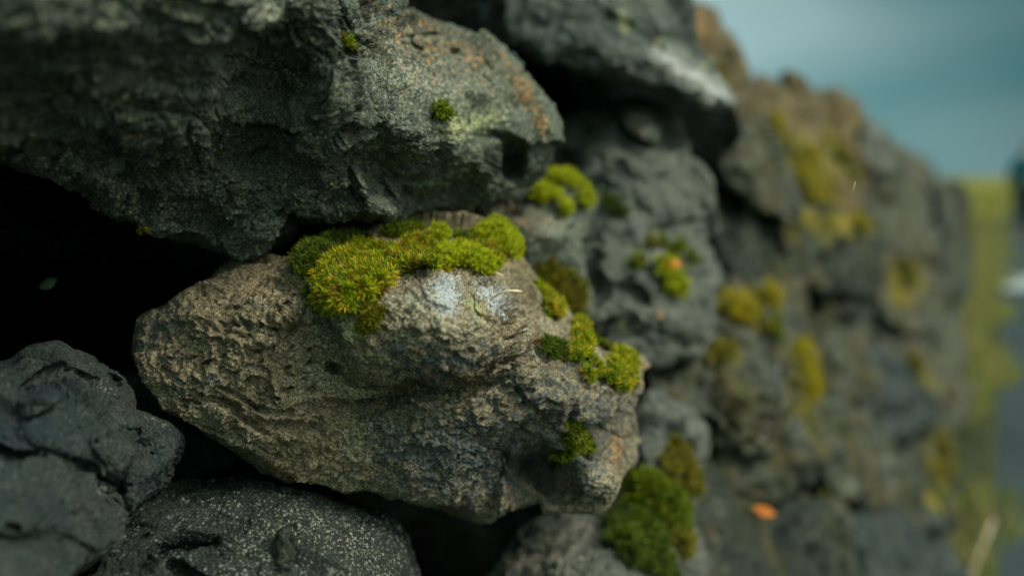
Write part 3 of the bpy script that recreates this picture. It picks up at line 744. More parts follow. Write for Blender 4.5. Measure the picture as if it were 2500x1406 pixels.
grey_low = rock('pale grey pitted stone carrying an orange leaf on green moss, right of centre',
    [(1440, 560), (1500, 540), (1580, 575), (1660, 545), (1735, 560), (1752, 620), (1762, 690), (1745, 760), (1730, 830), (1690, 870), (1620, 880), (1550, 890), (1500, 850), (1450, 800), (1415, 740), (1410, 640)],
    [(1430, 620, 1.02), (1500, 560, 1.06), (1650, 560, 1.10), (1745, 650, 1.16), (1600, 680, 1.02), (1500, 750, .99), (1600, 850, 1.03), (1720, 820, 1.12)],
    'grey', N=260, bulge=0.05, back=0.15, centre=(1590, 710), seed=14, nexp=3.0,
    feats=[(1475, 560, 40, 22, 30, -0.035, 1), (1440, 680, 34, 70, -20, -0.035, 1), (1545, 720, 90, 16, 35, -0.02, 1), (1720, 665, 16, 14, 0, -0.02, 1), (1560, 700, 60, 40, 20, 0.012), (1680, 830, 60, 18, -10, -0.03, 1), (1520, 800, 70, 40, 10, -0.03, 1), (1600, 790, 120, 30, -8, 0.018)],
    paint=[('cream_crust', [(1600, 600), (1640, 590), (1650, 625), (1600, 630)], 30), ('white_crust', [(1645, 768), (1660, 765), (1660, 785)], 14), ('yellow_crust', [(1490, 790), (1520, 780), (1520, 800)], 22), ('orange_crust', [(1595, 770), (1615, 768), (1612, 785)], 14)],
    lump=0.007, facet=0.034, facet_s=0.09, pit=0.006, pit_s=0.018, crack=0.008, crack_s=0.09, big_pit=0.016, big_pit_s=0.045)

slab = rock('dark slab stone jutting out as an overhang with a pale tip, top right of centre',
    [(1150, -60), (1300, -260), (1560, -260), (1640, -90), (1668, 40), (1690, 110), (1740, 165), (1775, 210), (1802, 238), (1792, 262), (1748, 268), (1700, 248), (1640, 216), (1560, 190), (1480, 176), (1400, 165), (1330, 145), (1262, 105), (1205, 40)],
    [(1200, 0, 1.05), (1300, -150, 1.1), (1300, 110, 1.02), (1500, 0, 1.04), (1480, 150, 1.02), (1600, -100, 1.2), (1640, 100, 1.10), (1650, 200, 1.06), (1785, 245, 1.13)],
    'slab', N=300, bulge=0.030, back=0.34, centre=(1440, 20), seed=16, nexp=4.0,
    feats=[(1420, 110, 160, 40, 12, 0.02), (1500, 60, 120, 30, 20, -0.015, 1), (1640, 130, 60, 30, 40, -0.02, 1), (1770, 238, 36, 22, 30, 0.014)],
    creases=[([(1560, 140), (1640, 160), (1720, 220), (1790, 245)], 0.014, 18)],
    paint=[('white_crust', [(1570, 120), (1640, 115), (1765, 200), (1815, 235), (1805, 270), (1740, 268), (1640, 190)], 48), ('cream_crust', [(1560, 110), (1640, 100), (1820, 230), (1740, 275), (1640, 200)], 40), ('yellow_crust', [(1515, 30), (1540, 40), (1535, 80), (1515, 70)], 18), ('yellow_crust', [(1590, 95), (1620, 100), (1615, 125)], 18), ('yellow_crust', [(1700, 130), (1740, 160), (1730, 180)], 24)],
    lump=0.006, facet=0.040, facet_s=0.10, crack=0.008, crack_s=0.09, pit=0.004, pit_s=0.02, strata=0.003, strata_s=0.014, strata_rot=-0.3)

low_right = rock('rough grey stone at the bottom edge, left of the thick dark green moss',
    [(1190, 1420), (1215, 1362), (1255, 1318), (1310, 1285), (1380, 1258), (1450, 1244), (1520, 1190), (1580, 1170), (1650, 1190), (1700, 1260), (1720, 1360), (1730, 1480), (1500, 1600), (1250, 1560)],
    [(1210, 1400, .86), (1300, 1300, .89), (1450, 1250, .91), (1600, 1180, .95), (1700, 1320, 1.0), (1450, 1380, .82), (1600, 1400, .86), (1400, 1520, .78)],
    'grey', N=260, bulge=0.04, back=0.14, centre=(1460, 1400), seed=18, nexp=3.0,
    paint=[('cream_crust', [(1200, 1380), (1300, 1300), (1450, 1260), (1480, 1380), (1400, 1450), (1250, 1450)], 160)],
    lump=0.005, facet=0.022, facet_s=0.06, pit=0.004, pit_s=0.012)

tongue = rock('narrow brownish upright stone with a rounded pale shoulder, right of the big mossy stone',
    [(1560, 1010), (1585, 965), (1620, 985), (1655, 1000), (1695, 1010), (1722, 1050), (1730, 1105), (1715, 1170), (1690, 1230), (1620, 1250), (1560, 1200), (1545, 1100)],
    [(1570, 1010, 1.0), (1680, 1020, 1.0), (1720, 1100, 1.04), (1640, 1100, .95), (1640, 1210, .93)],
    'grey', N=160, bulge=0.045, back=0.12, seed=20, feats=[(1640, 1090, 40, 60, 10, -0.02, 1), (1695, 1060, 30, 50, -20, 0.015)], lump=0.005, facet=0.022, facet_s=0.06, pit=0.004, pit_s=0.012)

chip = rock('small dark pointed stone chip standing on the speckled stone at the bottom edge',
    [(662, 1350), (672, 1318), (690, 1294), (704, 1292), (716, 1310), (722, 1345), (714, 1385), (716, 1440), (690, 1460), (668, 1420), (660, 1385)],
    [(690, 1300, .560), (665, 1360, .555), (690, 1370, .545), (715, 1400, .55), (690, 1440, .545)], 'fardark', N=110, bulge=0.010, back=0.012, seed=22,
    lump=0.002, facet=0.006, facet_s=0.018, pit=0.0006, group='small stones lodged between the wall stones')

# stones seen dimly inside the gaps
rock('small dim brown wedge stone between the dark corner stone and the big mossy stone',
     [(285, 915), (330, 905), (390, 960), (450, 1030), (560, 1090), (580, 1140), (480, 1180), (400, 1160), (330, 1060), (300, 980)], [(300, 920, .70), (450, 1050, .72), (570, 1120, .74), (350, 1050, .71)],
     'blue', N=160, bulge=0.02, back=0.08, seed=24, lump=0.005, facet=0.005)
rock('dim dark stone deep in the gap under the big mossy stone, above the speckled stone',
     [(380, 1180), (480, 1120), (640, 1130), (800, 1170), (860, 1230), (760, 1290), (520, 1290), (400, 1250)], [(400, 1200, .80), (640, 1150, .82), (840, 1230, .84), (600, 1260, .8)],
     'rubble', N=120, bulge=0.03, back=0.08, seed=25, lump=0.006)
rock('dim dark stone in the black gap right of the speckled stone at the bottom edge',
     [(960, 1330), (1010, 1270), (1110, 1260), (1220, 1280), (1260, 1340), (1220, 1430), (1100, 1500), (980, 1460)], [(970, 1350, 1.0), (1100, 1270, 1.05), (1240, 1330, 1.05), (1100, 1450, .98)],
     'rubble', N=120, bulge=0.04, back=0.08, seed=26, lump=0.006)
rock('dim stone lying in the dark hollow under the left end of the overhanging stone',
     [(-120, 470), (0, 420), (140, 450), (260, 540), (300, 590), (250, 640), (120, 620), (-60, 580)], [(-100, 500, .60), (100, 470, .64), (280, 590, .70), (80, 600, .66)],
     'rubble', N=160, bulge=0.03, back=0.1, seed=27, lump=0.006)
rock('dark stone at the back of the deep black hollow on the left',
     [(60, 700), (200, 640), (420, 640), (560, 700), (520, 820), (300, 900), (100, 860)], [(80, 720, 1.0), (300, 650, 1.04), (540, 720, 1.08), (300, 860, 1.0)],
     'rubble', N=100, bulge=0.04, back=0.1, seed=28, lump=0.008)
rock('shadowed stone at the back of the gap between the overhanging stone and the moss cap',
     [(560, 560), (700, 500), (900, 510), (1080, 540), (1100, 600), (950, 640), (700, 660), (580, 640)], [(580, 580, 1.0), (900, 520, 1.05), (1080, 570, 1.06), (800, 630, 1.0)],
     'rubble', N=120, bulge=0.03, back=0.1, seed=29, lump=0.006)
rock('blackish stone added to block light in the crevice between overhanging stone and jutting slab',
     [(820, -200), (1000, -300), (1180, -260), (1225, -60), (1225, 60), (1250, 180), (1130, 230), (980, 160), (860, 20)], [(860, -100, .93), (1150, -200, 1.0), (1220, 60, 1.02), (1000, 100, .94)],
     'rubble', N=120, bulge=0.02, back=0.35, seed=31, lump=0.008)  # plug stone added to keep the sun out of the gaps behind
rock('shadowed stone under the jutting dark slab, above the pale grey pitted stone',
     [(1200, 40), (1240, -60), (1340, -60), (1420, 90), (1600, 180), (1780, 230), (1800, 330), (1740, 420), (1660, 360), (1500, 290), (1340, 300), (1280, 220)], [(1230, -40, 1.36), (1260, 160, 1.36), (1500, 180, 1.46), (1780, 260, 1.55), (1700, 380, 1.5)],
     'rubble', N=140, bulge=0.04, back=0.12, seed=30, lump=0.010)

# ------------------------------------------------------------------ stones further along the wall
def along(k=0.55, scale=1.0):
    def make(c, d0=None):
        dc = float(wall_depth(*c)) * scale if d0 is None else d0
        s = dc / float(wall_depth(*c))
        def f(px, py):
            w = np.minimum(wall_depth(px, py) * s, dc * 1.8)
            return dc * (1 - k) + w * k
        return f
    return make
FARSTONES = {}
def far(key, label, outline, d0, mat, bulge=0.07, k=0.5, **kw):
    c = np.asarray(outline, float).mean(0)
    a = dict(N=150, back=0.25, nexp=3.2, lump=0.010, facet=0.065, facet_s=0.13, pit=0.008, pit_s=0.03, crack=0.02, crack_s=0.14, big_pit=0.022, big_pit_s=0.08, seed=len(FARSTONES) + 40)
    a.update(kw)
    FARSTONES[key] = rock(label, outline, along(k)(c, d0), mat, bulge=bulge, **a)
far('F', 'tan lichened capstone just behind the tip of the dark slab, against the sky', [(1600, 60), (1650, 14), (1700, 18), (1737, 36), (1760, 75), (1788, 122), (1822, 172), (1842, 222), (1852, 290), (1850, 345), (1800, 340), (1730, 250), (1660, 160)], 1.75, 'tan',
    paint=[('orange_crust', [(1660, 20), (1720, 30), (1740, 80), (1700, 110)], 60)])
far('F2', 'olive-grey flat-faced stone below the tan capstone, left of the mossy yellow capstone', [(1750, 340), (1790, 290), (1850, 282), (1882, 330), (1908, 382), (1932, 440), (1956, 500), (1940, 545), (1890, 530), (1820, 480), (1765, 440)], 1.75, 'far',
    paint=[('cream_crust', [(1780, 330), (1860, 340), (1880, 440), (1800, 430)], 120)])
far('F3', 'very dark recessed stone to the right of the pale grey pitted stones', [(1690, 430), (1760, 440), (1830, 480), (1890, 540), (1895, 620), (1860, 690), (1800, 700), (1755, 650), (1735, 560)], 1.75, 'fardark')
far('G', 'capstone streaked with yellow moss below its tan top, against the sky', [(1840, 300), (1848, 205), (1900, 194), (1945, 198), (1992, 214), (2040, 248), (2092, 268), (2112, 300), (2118, 350), (2112, 420), (2098, 490), (2070, 530), (2010, 510), (1960, 490), (1915, 410), (1880, 345)], 2.3, 'tan')
far('G2', 'dark grey stone under the yellow-streaked capstone', [(1900, 560), (1955, 500), (2010, 500), (2072, 530), (2132, 572), (2145, 650), (2122, 725), (2060, 720), (1980, 700), (1925, 670)], 2.15, 'fardark')
far('H1', 'far grey stone with a dark round hole, near the end of the wall top', [(2090, 420), (2110, 365), (2160, 380), (2210, 402), (2262, 422), (2300, 455), (2312, 560), (2275, 630), (2200, 620), (2140, 590), (2095, 530)], 3.3, 'far', N=110,
    feats=[(2146, 486, 34, 28, 10, -0.16, 1)])
far('P', 'pale small stone perched on the far wall top right of the yellow-streaked capstone', [(2098, 380), (2108, 310), (2128, 300), (2150, 335), (2190, 370), (2210, 400), (2180, 425), (2120, 410)], 2.9, 'grey', N=80)
far('H2', 'far mottled olive-grey stone at mid height below the stone with the round hole', [(2130, 620), (2200, 600), (2280, 620), (2312, 700), (2292, 800), (2220, 815), (2150, 770)], 3.1, 'far', N=100)
far('H3', 'far dark stone closing the wall end beside the grass, at horizon level', [(2285, 450), (2320, 442), (2350, 455), (2366, 480), (2370, 600), (2364, 720), (2335, 745), (2300, 700), (2296, 560)], 4.6, 'fardark', N=90, k=0.3)
far('R1', 'grey stone with a pale slanting edge to the right of the yellow mossy stone', [(1855, 680), (1885, 640), (1930, 650), (1968, 705), (1995, 765), (2015, 850), (1990, 905), (1935, 880), (1880, 830)], 1.85, 'far')
far('R2', 'low stone topped with yellow-green moss, right beside the pale grey stone with the orange leaf', [(1715, 800), (1738, 740), (1770, 700), (1830, 688), (1888, 718), (1898, 770), (1885, 840), (1830, 872), (1760, 880), (1715, 850)], 1.40, 'far')
far('R3', 'broad dark grey flat stone right of the lowest moss tuft of the big mossy stone', [(1560, 900), (1640, 880), (1720, 858), (1800, 848), (1852, 878), (1872, 950), (1885, 1015), (1840, 1062), (1760, 1066), (1690, 1030), (1620, 1000), (1575, 970)], 1.18, 'far')
far('R4', 'leaning stone with a pale left edge and a long yellow moss streak', [(1845, 880), (1895, 828), (1950, 825), (1995, 890), (2008, 1000), (2005, 1090), (1988, 1130), (1955, 1095), (1915, 1015), (1880, 965)], 1.6, 'far')
far('R5', 'dark blocky stone directly above the lower orange leaf', [(1725, 1070), (1795, 1036), (1870, 1036), (1925, 1060), (1962, 1120), (1972, 1180), (1932, 1222), (1860, 1242), (1795, 1225), (1745, 1180)], 1.3, 'far')
far('R6', 'big smooth grey stone under the lower orange leaf at the bottom edge', [(1650, 1200), (1725, 1120), (1780, 1205), (1870, 1246), (1960, 1226), (2042, 1208), (2085, 1270), (2096, 1400), (2055, 1530), (1800, 1570), (1660, 1490)], 1.25, 'fardark', facet=0.03)
far('R7', 'grey stone with a pale stripe below the white-spotted dark stone at mid height', [(1985, 780), (2050, 715), (2104, 768), (2134, 830), (2126, 925), (2082, 990), (2028, 1005), (2005, 905)], 2.3, 'far')
far('R8', 'dark blue-grey stone with a black hollow beneath it, near the right end of the wall', [(2065, 930), (2125, 858), (2190, 876), (2244, 940), (2296, 992), (2288, 1070), (2222, 1092), (2160, 1070), (2098, 1012)], 2.6, 'blue', feats=[(2190, 1030, 70, 40, 20, -0.12, 1)])
far('R9', 'grey stone with two pale spots in the lower right of the wall', [(1985, 1000), (2040, 978), (2104, 1010), (2166, 1080), (2196, 1150), (2168, 1230), (2095, 1240), (2035, 1215), (1990, 1140)], 1.85, 'far',
    paint=[('cream_crust', [(2065, 1170), (2090, 1165), (2090, 1205), (2065, 1205)], 30)])
far('R10', 'far grey stone with a yellowish slanting seam, next to the grass', [(2105, 780), (2170, 740), (2242, 795), (2302, 880), (2324, 965), (2286, 1000), (2230, 940), (2165, 870)], 3.0, 'far', N=100)
far('R11', 'dark brown stone at the lower right end of the wall beside the grass', [(2170, 1110), (2240, 1080), (2302, 1036), (2334, 1100), (2334, 1200), (2304, 1300), (2230, 1310), (2178, 1250)], 2.35, 'fardark', N=110)
far('R12', 'dark footing stone at the bottom right corner of the wall', [(2075, 1270), (2150, 1220), (2232, 1292), (2302, 1300), (2334, 1400), (2324, 1530), (2120, 1550), (2080, 1430)], 1.95, 'blue')
far('R13', 'far narrow stone at the foot of the wall beside the brightest grass', [(2280, 780), (2330, 735), (2352, 850), (2348, 1000), (2322, 1070), (2286, 980)], 3.7, 'far', N=90, k=0.3)
far('S1', 'white-spotted dark stone at mid height between two mossy seams', [(1985, 720), (2000, 660), (2060, 655), (2120, 690), (2150, 750), (2110, 800), (2050, 770), (2010, 790)], 2.35, 'fardark', N=100, paint=[('white_crust', [(2022, 694), (2042, 692), (2044, 718), (2024, 718)], 16)])

# ------------------------------------------------------------------ rubble filling the heart of the wall, and the run of wall beyond
def rubble():
    ys = np.concatenate([np.linspace(-1.2, 3.2, 170), np.linspace(3.25, 30, 150)])
    prof = [(-0.02, 0.0, .10), (-0.5, 1.42, .10)]
    ts = np.linspace(0, 1, 90)
    pts = []
    for y in ys:
        for t in ts:
            if t < 0.7:
                z = (1.36 if y > 1.7 else 1.85) * t / 0.7; x = -0.345 * z - 0.19
            else:
                a = (t - 0.7) / 0.3; z = (1.36 if y > 1.7 else 1.85) - 0.25 * max(0, a - .6) ; x = -0.345 * (1.36 if y > 1.7 else 1.85) - 0.19 - 1.0 * a
            pts.append((x, y, z))
    P = np.array(pts)
    d = 0.05 * fbm(P / 0.22, 4, 77) + 0.04 * facets(P / 0.16, 78)
    qx, qy, dd = proj(P)
    inside = np.clip(np.minimum(np.minimum(qx + 330, 2450 - qx) / 150, np.minimum(qy + np.where(P[:, 1] < 1.4, 20, 190), 1620 - qy) / 120), 0, 1) * (dd > 0.1)
    P[:, 0] -= inside * np.clip(0.42 - 0.10 * (P[:, 1] - 1.0), 0.06, 0.42) - 0.15 * (1 - inside) * np.clip((1.6 - P[:, 1]) / 0.4, 0, 1) * np.clip((P[:, 2] - 1.1) / 0.15, 0, 1)  # out of view the rubble is brought forward to keep light out of the gaps
    P[:, 0] -= np.abs(d); P[:, 2] = np.maximum(P[:, 2] + 0.5 * d, -0.02)
    n1, n2 = len(ys), len(ts)
    ii = np.arange(n1 * n2).reshape(n1, n2)
    q = np.stack([ii[:-1, :-1], ii[1:, :-1], ii[1:, 1:], ii[:-1, 1:]], -1).reshape(-1, 4)
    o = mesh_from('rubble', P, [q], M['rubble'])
    tag(o, kind='stuff')
rubble()

# small run of far courses past the traced stones: three shapes, copied
def far_blob(seed, mat):
    bm = bmesh.new()
    bmesh.ops.create_icosphere(bm, subdivisions=4, radius=1.0)
    V = np.array([v.co[:] for v in bm.verts])
    F = np.array([[v.index for v in f.verts] for f in bm.faces])
    bm.free()
    V = np.sign(V) * np.abs(V) ** 0.8
    V = V * (1 + 0.22 * fbm(V * 1.1 + seed * 5, 3, seed)[:, None] + 0.10 * facets(V * 1.6 + seed, seed)[:, None])
    V = V * (0.16, 0.20, 0.125)
    return mesh_from('lava_rock', V, [F], M[mat])
blobs = [far_blob(101, 'far'), far_blob(102, 'fardark'), far_blob(103, 'grey')]
cnt = 0
for yi in range(22):
    y = 4.6 + yi * 0.40
    for row in range(5):
        z = 0.12 + row * 0.27
        src = blobs[(yi * 3 + row * 2 + (yi // 3)) % 3]
        o = src if cnt < 3 and src.name not in [x.name for x in blobs[:0]] and not src.get('label') else src.copy()
        if o is not src:
            COL.objects.link(o)
        o.location = (-0.345 * z - 0.12 + random.uniform(-.03, .03), y + (row % 2) * 0.2 + random.uniform(-.05, .05), z)
        o.rotation_euler = (random.uniform(-.2, .2), random.uniform(-.2, .2), random.choice((0, math.pi)) + random.uniform(-.3, .3))
        s = random.uniform(.9, 1.15)
        o.scale = (s, s, s)
        tag(o, 'small blurred stone in the far end of the wall, beyond the round hole', 'rock', 'far stones at the end of the wall')
        cnt += 1

# ------------------------------------------------------------------ moss on the stones
moss(main, [(768, 725), (772, 672), (800, 640), (850, 602), (900, 598), (960, 604), (1012, 610), (1062, 628), (1098, 652), (1118, 682), (1070, 674), (1012, 674), (955, 694), (925, 722), (890, 748), (850, 755), (800, 765)],
       0.0050, 0.00157, 0.0048, 'bright', 10, label='thick bright green moss cushion of star-shaped shoots')
moss(main, [(718, 668), (738, 612), (790, 588), (868, 576), (898, 590), (850, 612), (805, 640), (775, 655), (745, 695), (728, 700)],   0.0044, 0.00180, 0.0046, 'dark', 9, label='darker green moss strip on the shadowed edge')
moss(main, [(1055, 652), (1072, 620), (1108, 604), (1150, 608), (1192, 640), (1222, 672), (1205, 684), (1150, 664), (1100, 672)],   0.0066, 0.00166, 0.0043, 'soft', 9)
moss(main, [(972, 612), (985, 590), (1020, 582), (1050, 592), (1066, 618), (1040, 632)],   0.0044, 0.00180, 0.0043, 'bright', 9)
moss(main, [(1036, 590), (1050, 568), (1080, 566), (1102, 582), (1100, 602), (1060, 600)],   0.0044, 0.00194, 0.0043, 'soft', 8)
moss(main, [(1160, 604), (1170, 566), (1210, 550), (1248, 576), (1264, 622), (1240, 640), (1200, 614)],   0.0088, 0.00194, 0.0043, 'soft', 8)
moss(main, [(1225, 622), (1256, 622), (1282, 682), (1276, 705), (1244, 672)],   0.0055, 0.00194, 0.0043, 'soft', 8)
moss(main, [(1150, 605), (1190, 612), (1250, 682), (1282, 722), (1270, 748), (1235, 702), (1190, 650)],   0.0044, 0.00180, 0.0043, 'bright', 9)
moss(main, [(890, 576), (930, 560), (1010, 552), (1040, 566), (1000, 582), (940, 586)],   0.0033, 0.00210, 0.0043, 'mid', 8)
moss(main, [(1100, 575), (1150, 568), (1180, 580), (1170, 605), (1120, 600)],   0.0039, 0.00210, 0.0043, 'mid', 8)
moss(main, [(1288, 690), (1330, 718), (1372, 770), (1362, 795), (1318, 752), (1296, 720)],   0.0055, 0.00194, 0.0043, 'bright', 8)
moss(main, [(872, 800), (880, 755), (915, 745), (945, 765), (935, 795), (900, 815)],   0.0033, 0.00166, 0.0043, 'brown', 9, label='small brownish green moss tuft below the white lichen')
moss(main, [(1305, 860), (1315, 832), (1360, 832), (1395, 850), (1390, 880), (1340, 888)],   0.0044, 0.00194, 0.0043, 'dark', 8, label='dark green moss tuft')
moss(main, [(1385, 885), (1395, 820), (1405, 775), (1425, 790), (1440, 840), (1445, 885), (1410, 895)],   0.0055, 0.00210, 0.0043, 'bright', 8)
moss(main, [(1412, 930), (1418, 890), (1455, 885), (1465, 915), (1440, 938)],   0.0050, 0.00210, 0.0043, 'bright', 8)
moss(main, [(1472, 930), (1480, 885), (1515, 862), (1548, 880), (1552, 920), (1525, 958), (1490, 955)],   0.0077, 0.00210, 0.0043, 'bright', 8, label='round bright moss cushion on the far right shoulder')
moss(main, [(1430, 815), (1470, 838), (1540, 868), (1530, 885), (1470, 862), (1432, 840)],   0.0033, 0.00224, 0.0043, 'mid', 7)
moss(main, [(1360, 1105), (1385, 1030), (1410, 1012), (1425, 1060), (1446, 1090), (1440, 1125), (1400, 1110)],   0.0055, 0.00210, 0.0043, 'mid', 8)
moss(main, [(1335, 1140), (1345, 1122), (1368, 1125), (1365, 1145)],   0.0033, 0.00210, 0.0043, 'dark', 7)
moss(main, [(725, 720), (740, 690), (772, 700), (770, 735), (745, 740)],   0.0017, 0.00210, 0.0029, 'dark', 7)
moss(upper, [(826, 150), (826, 100), (850, 92), (875, 120), (878, 150), (850, 168)],   0.0033, 0.00180, 0.0043, 'mid', 9, label='small moss tuft growing in the crack')
moss(upper, [(1043, 290), (1050, 268), (1085, 264), (1104, 280), (1098, 302), (1060, 306)],   0.0044, 0.00180, 0.0043, 'mid', 9, label='small round moss cushion')
moss(upper, [(335, 572), (340, 552), (370, 550), (372, 570)],   0.0017, 0.00210, 0.0029, 'yellow', 7)
moss(small_mossy, [(1285, 490), (1300, 465), (1340, 470), (1375, 500), (1392, 540), (1372, 548), (1345, 510)],   0.0077, 0.00270, 0.0057, 'soft', 7)
moss(small_mossy, [(1320, 450), (1345, 425), (1390, 430), (1425, 470), (1442, 508), (1410, 515), (1385, 470)],   0.0077, 0.00270, 0.0057, 'soft', 7)
moss(small_mossy, [(1270, 680), (1285, 650), (1340, 640), (1400, 665), (1425, 700), (1430, 770), (1400, 780), (1340, 730)],   0.0066, 0.00330, 0.0057, 'brown', 7, label='dark brownish moss on the shaded flank')
moss(grey_top, [(1470, 490), (1490, 472), (1520, 495), (1535, 535), (1515, 548), (1490, 515)],   0.0066, 0.00376, 0.0072, 'dark', 6)
moss(grey_low, [(1598, 690), (1602, 645), (1635, 640), (1668, 665), (1672, 720), (1650, 738), (1620, 715)],   0.0099, 0.00360, 0.0072, 'soft', 7, label='bright green moss cushion')
moss(grey_low, [(1590, 590), (1620, 580), (1660, 605), (1700, 645), (1690, 665), (1650, 630), (1610, 612)],   0.0077, 0.00360, 0.0072, 'mid', 6)
moss(grey_low, [(1535, 658), (1540, 632), (1562, 630), (1572, 655), (1555, 668)],   0.0066, 0.00376, 0.0072, 'mid', 6)
moss(grey_low, [(1555, 590), (1575, 570), (1600, 600), (1590, 630)],   0.0055, 0.00376, 0.0072, 'brown', 6)
moss(low_right, [(1478, 1340), (1484, 1270), (1520, 1230), (1560, 1235), (1610, 1300), (1645, 1370), (1640, 1430), (1570, 1410), (1510, 1380)],   0.0121, 0.00330, 0.0064, 'dark', 7, label='thick dark green moss cushion')
moss(tongue, [(1550, 1240), (1545, 1190), (1580, 1150), (1640, 1190), (1680, 1240), (1650, 1270)],   0.0110, 0.00330, 0.0064, 'mid', 7)
moss(low_right, [(1570, 1270), (1560, 1200), (1600, 1180), (1660, 1230), (1668, 1290), (1620, 1300)],   0.0110, 0.00330, 0.0064, 'mid', 7)
moss(low_right, [(1620, 1330), (1630, 1290), (1680, 1300), (1695, 1350), (1660, 1370)],   0.0077, 0.00360, 0.0064, 'brown', 6)
moss(tongue, [(1600, 1140), (1640, 1060), (1670, 1090), (1705, 1160), (1700, 1220), (1650, 1210)],   0.0077, 0.00360, 0.0064, 'brown', 6)
def film(rk, poly, soft):
    me = rk.o.data
    at = me.attributes.get('moss_film') or me.attributes.new('moss_film', 'FLOAT', 'POINT')
    old = np.zeros(len(me.vertices), np.float32); at.data.foreach_get('value', old)
    wob = soft * 0.9 * fbm((rk.P - rk.loc) / 0.05, 3, 5)
    a = np.clip(0.5 + (sdist(rk.px, rk.py, poly) + wob) / (2 * soft), 0, 1)
    at.data.foreach_set('value', np.maximum(old, a).astype(np.float32))
def fmoss(key, poly, kind, h=0.012, **kw):
    film(FARSTONES[key], poly, 26)
    moss(FARSTONES[key], poly, h, 0.0075, 0.010, kind, 5, rag=22, wscale=0.035, inset=3, **kw)
fmoss('R2', [(1742, 760), (1760, 728), (1810, 745), (1860, 775), (1890, 800), (1850, 800), (1790, 780)], 'yellow')
fmoss('R2', [(1830, 720), (1850, 694), (1890, 715), (1896, 755), (1862, 752)], 'yellow')
fmoss('R2', [(1850, 790), (1880, 780), (1890, 820), (1865, 825)], 'mid')
fmoss('R3', [(1725, 880), (1740, 850), (1790, 855), (1800, 885), (1750, 900)], 'brown')
fmoss('R4', [(1925, 840), (1960, 830), (1985, 900), (1992, 1000), (1990, 1075), (1968, 1070), (1960, 980), (1935, 900)], 'yellow')
fmoss('R4', [(1900, 960), (1915, 950), (1940, 1010), (1930, 1030)], 'mid')
fmoss('R5', [(1735, 1060), (1760, 1038), (1830, 1022), (1835, 1055), (1770, 1072)], 'mid')
fmoss('F', [(1715, 150), (1735, 150), (1760, 210), (1745, 220)], 'brown')
fmoss('G', [(1940, 440), (1930, 380), (1960, 360), (2000, 380), (2000, 430), (2020, 500), (1985, 500), (1960, 480)], 'yellow')
fmoss('G', [(1860, 290), (1880, 270), (1915, 310), (1920, 360), (1895, 350)], 'yellow')
fmoss('G', [(2005, 310), (2040, 310), (2080, 390), (2090, 460), (2060, 440), (2020, 370)], 'brown')
fmoss('G', [(2085, 275), (2108, 300), (2110, 345), (2095, 340)], 'yellow')
fmoss('G2', [(2030, 540), (2050, 500), (2100, 515), (2130, 565), (2080, 570)], 'yellow')
fmoss('G2', [(1920, 560), (1950, 520), (1965, 545), (1950, 590)], 'brown')
fmoss('H2', [(2170, 640), (2230, 620), (2260, 700), (2200, 720)], 'brown')
fmoss('R10', [(2200, 850), (2230, 860), (2300, 940), (2280, 960), (2220, 895)], 'brown')
fmoss('R11', [(2270, 1060), (2310, 1040), (2330, 1150), (2310, 1200), (2280, 1150)], 'brown')

for key, poly in (('G', [(1900, 330), (1980, 340), (2040, 420), (2060, 500), (2000, 500), (1930, 420)]), ('G2', [(1940, 530), (2060, 510), (2110, 560), (2000, 590)]), ('H2', [(2150, 640), (2220, 640), (2240, 740), (2180, 740)]),
                  ('R2', [(1740, 740), (1830, 710), (1870, 780), (1790, 800)]), ('R4', [(1930, 850), (1970, 850), (1990, 1000), (1970, 1060)]), ('R11', [(2280, 1070), (2320, 1080), (2320, 1260), (2270, 1220)])):
    film(FARSTONES[key], poly, 30)

# ------------------------------------------------------------------ ground, road, grass, far field
def sheet(name, pts, z, mat, kind='structure'):
    P = np.array([(x, y, z) for x, y in pts])
    o = mesh_from(name, P, [np.arange(len(P))[None]], mat)
    return tag(o, kind=kind)
M['soil'] = plain_mat('soil', (0.022, 0.026, 0.014), (0.055, 0.060, 0.025), 6, 0.95)
M['field'] = plain_mat('field_grass', (0.11, 0.11, 0.02), (0.20, 0.17, 0.035), 0.12, 0.95)
M['asphalt'] = plain_mat('asphalt', (0.024, 0.036, 0.038), (0.05, 0.062, 0.062), 1.2, 0.95, 0.004, 8)
M['paint'] = plain_mat('road_paint', (0.22, 0.25, 0.24), (0.34, 0.36, 0.34), 14, 0.7)
sheet('ground', [(-1500, -40), (1500, -40), (1500, 3000), (-1500, 3000)], 0.0, M['field'])
sheet('verge_soil', [(-0.3, -2), (0.0, -2), (0.02, 0.6), (0.60, 16), (1.0, 27), (-0.3, 27)], 0.004, M['soil'])
sheet('road', [(0.0, -6), (4.5, -6), (5.7, 27), (6.6, 50), (2.0, 50), (1.0, 27), (0.62, 16), (0.03, 0.6)], 0.008, M['asphalt'])
sheet('road_marking', [(0.42, 10.7), (1.8, 10.7), (1.85, 12.3), (0.46, 12.3)], 0.012, M['paint'])

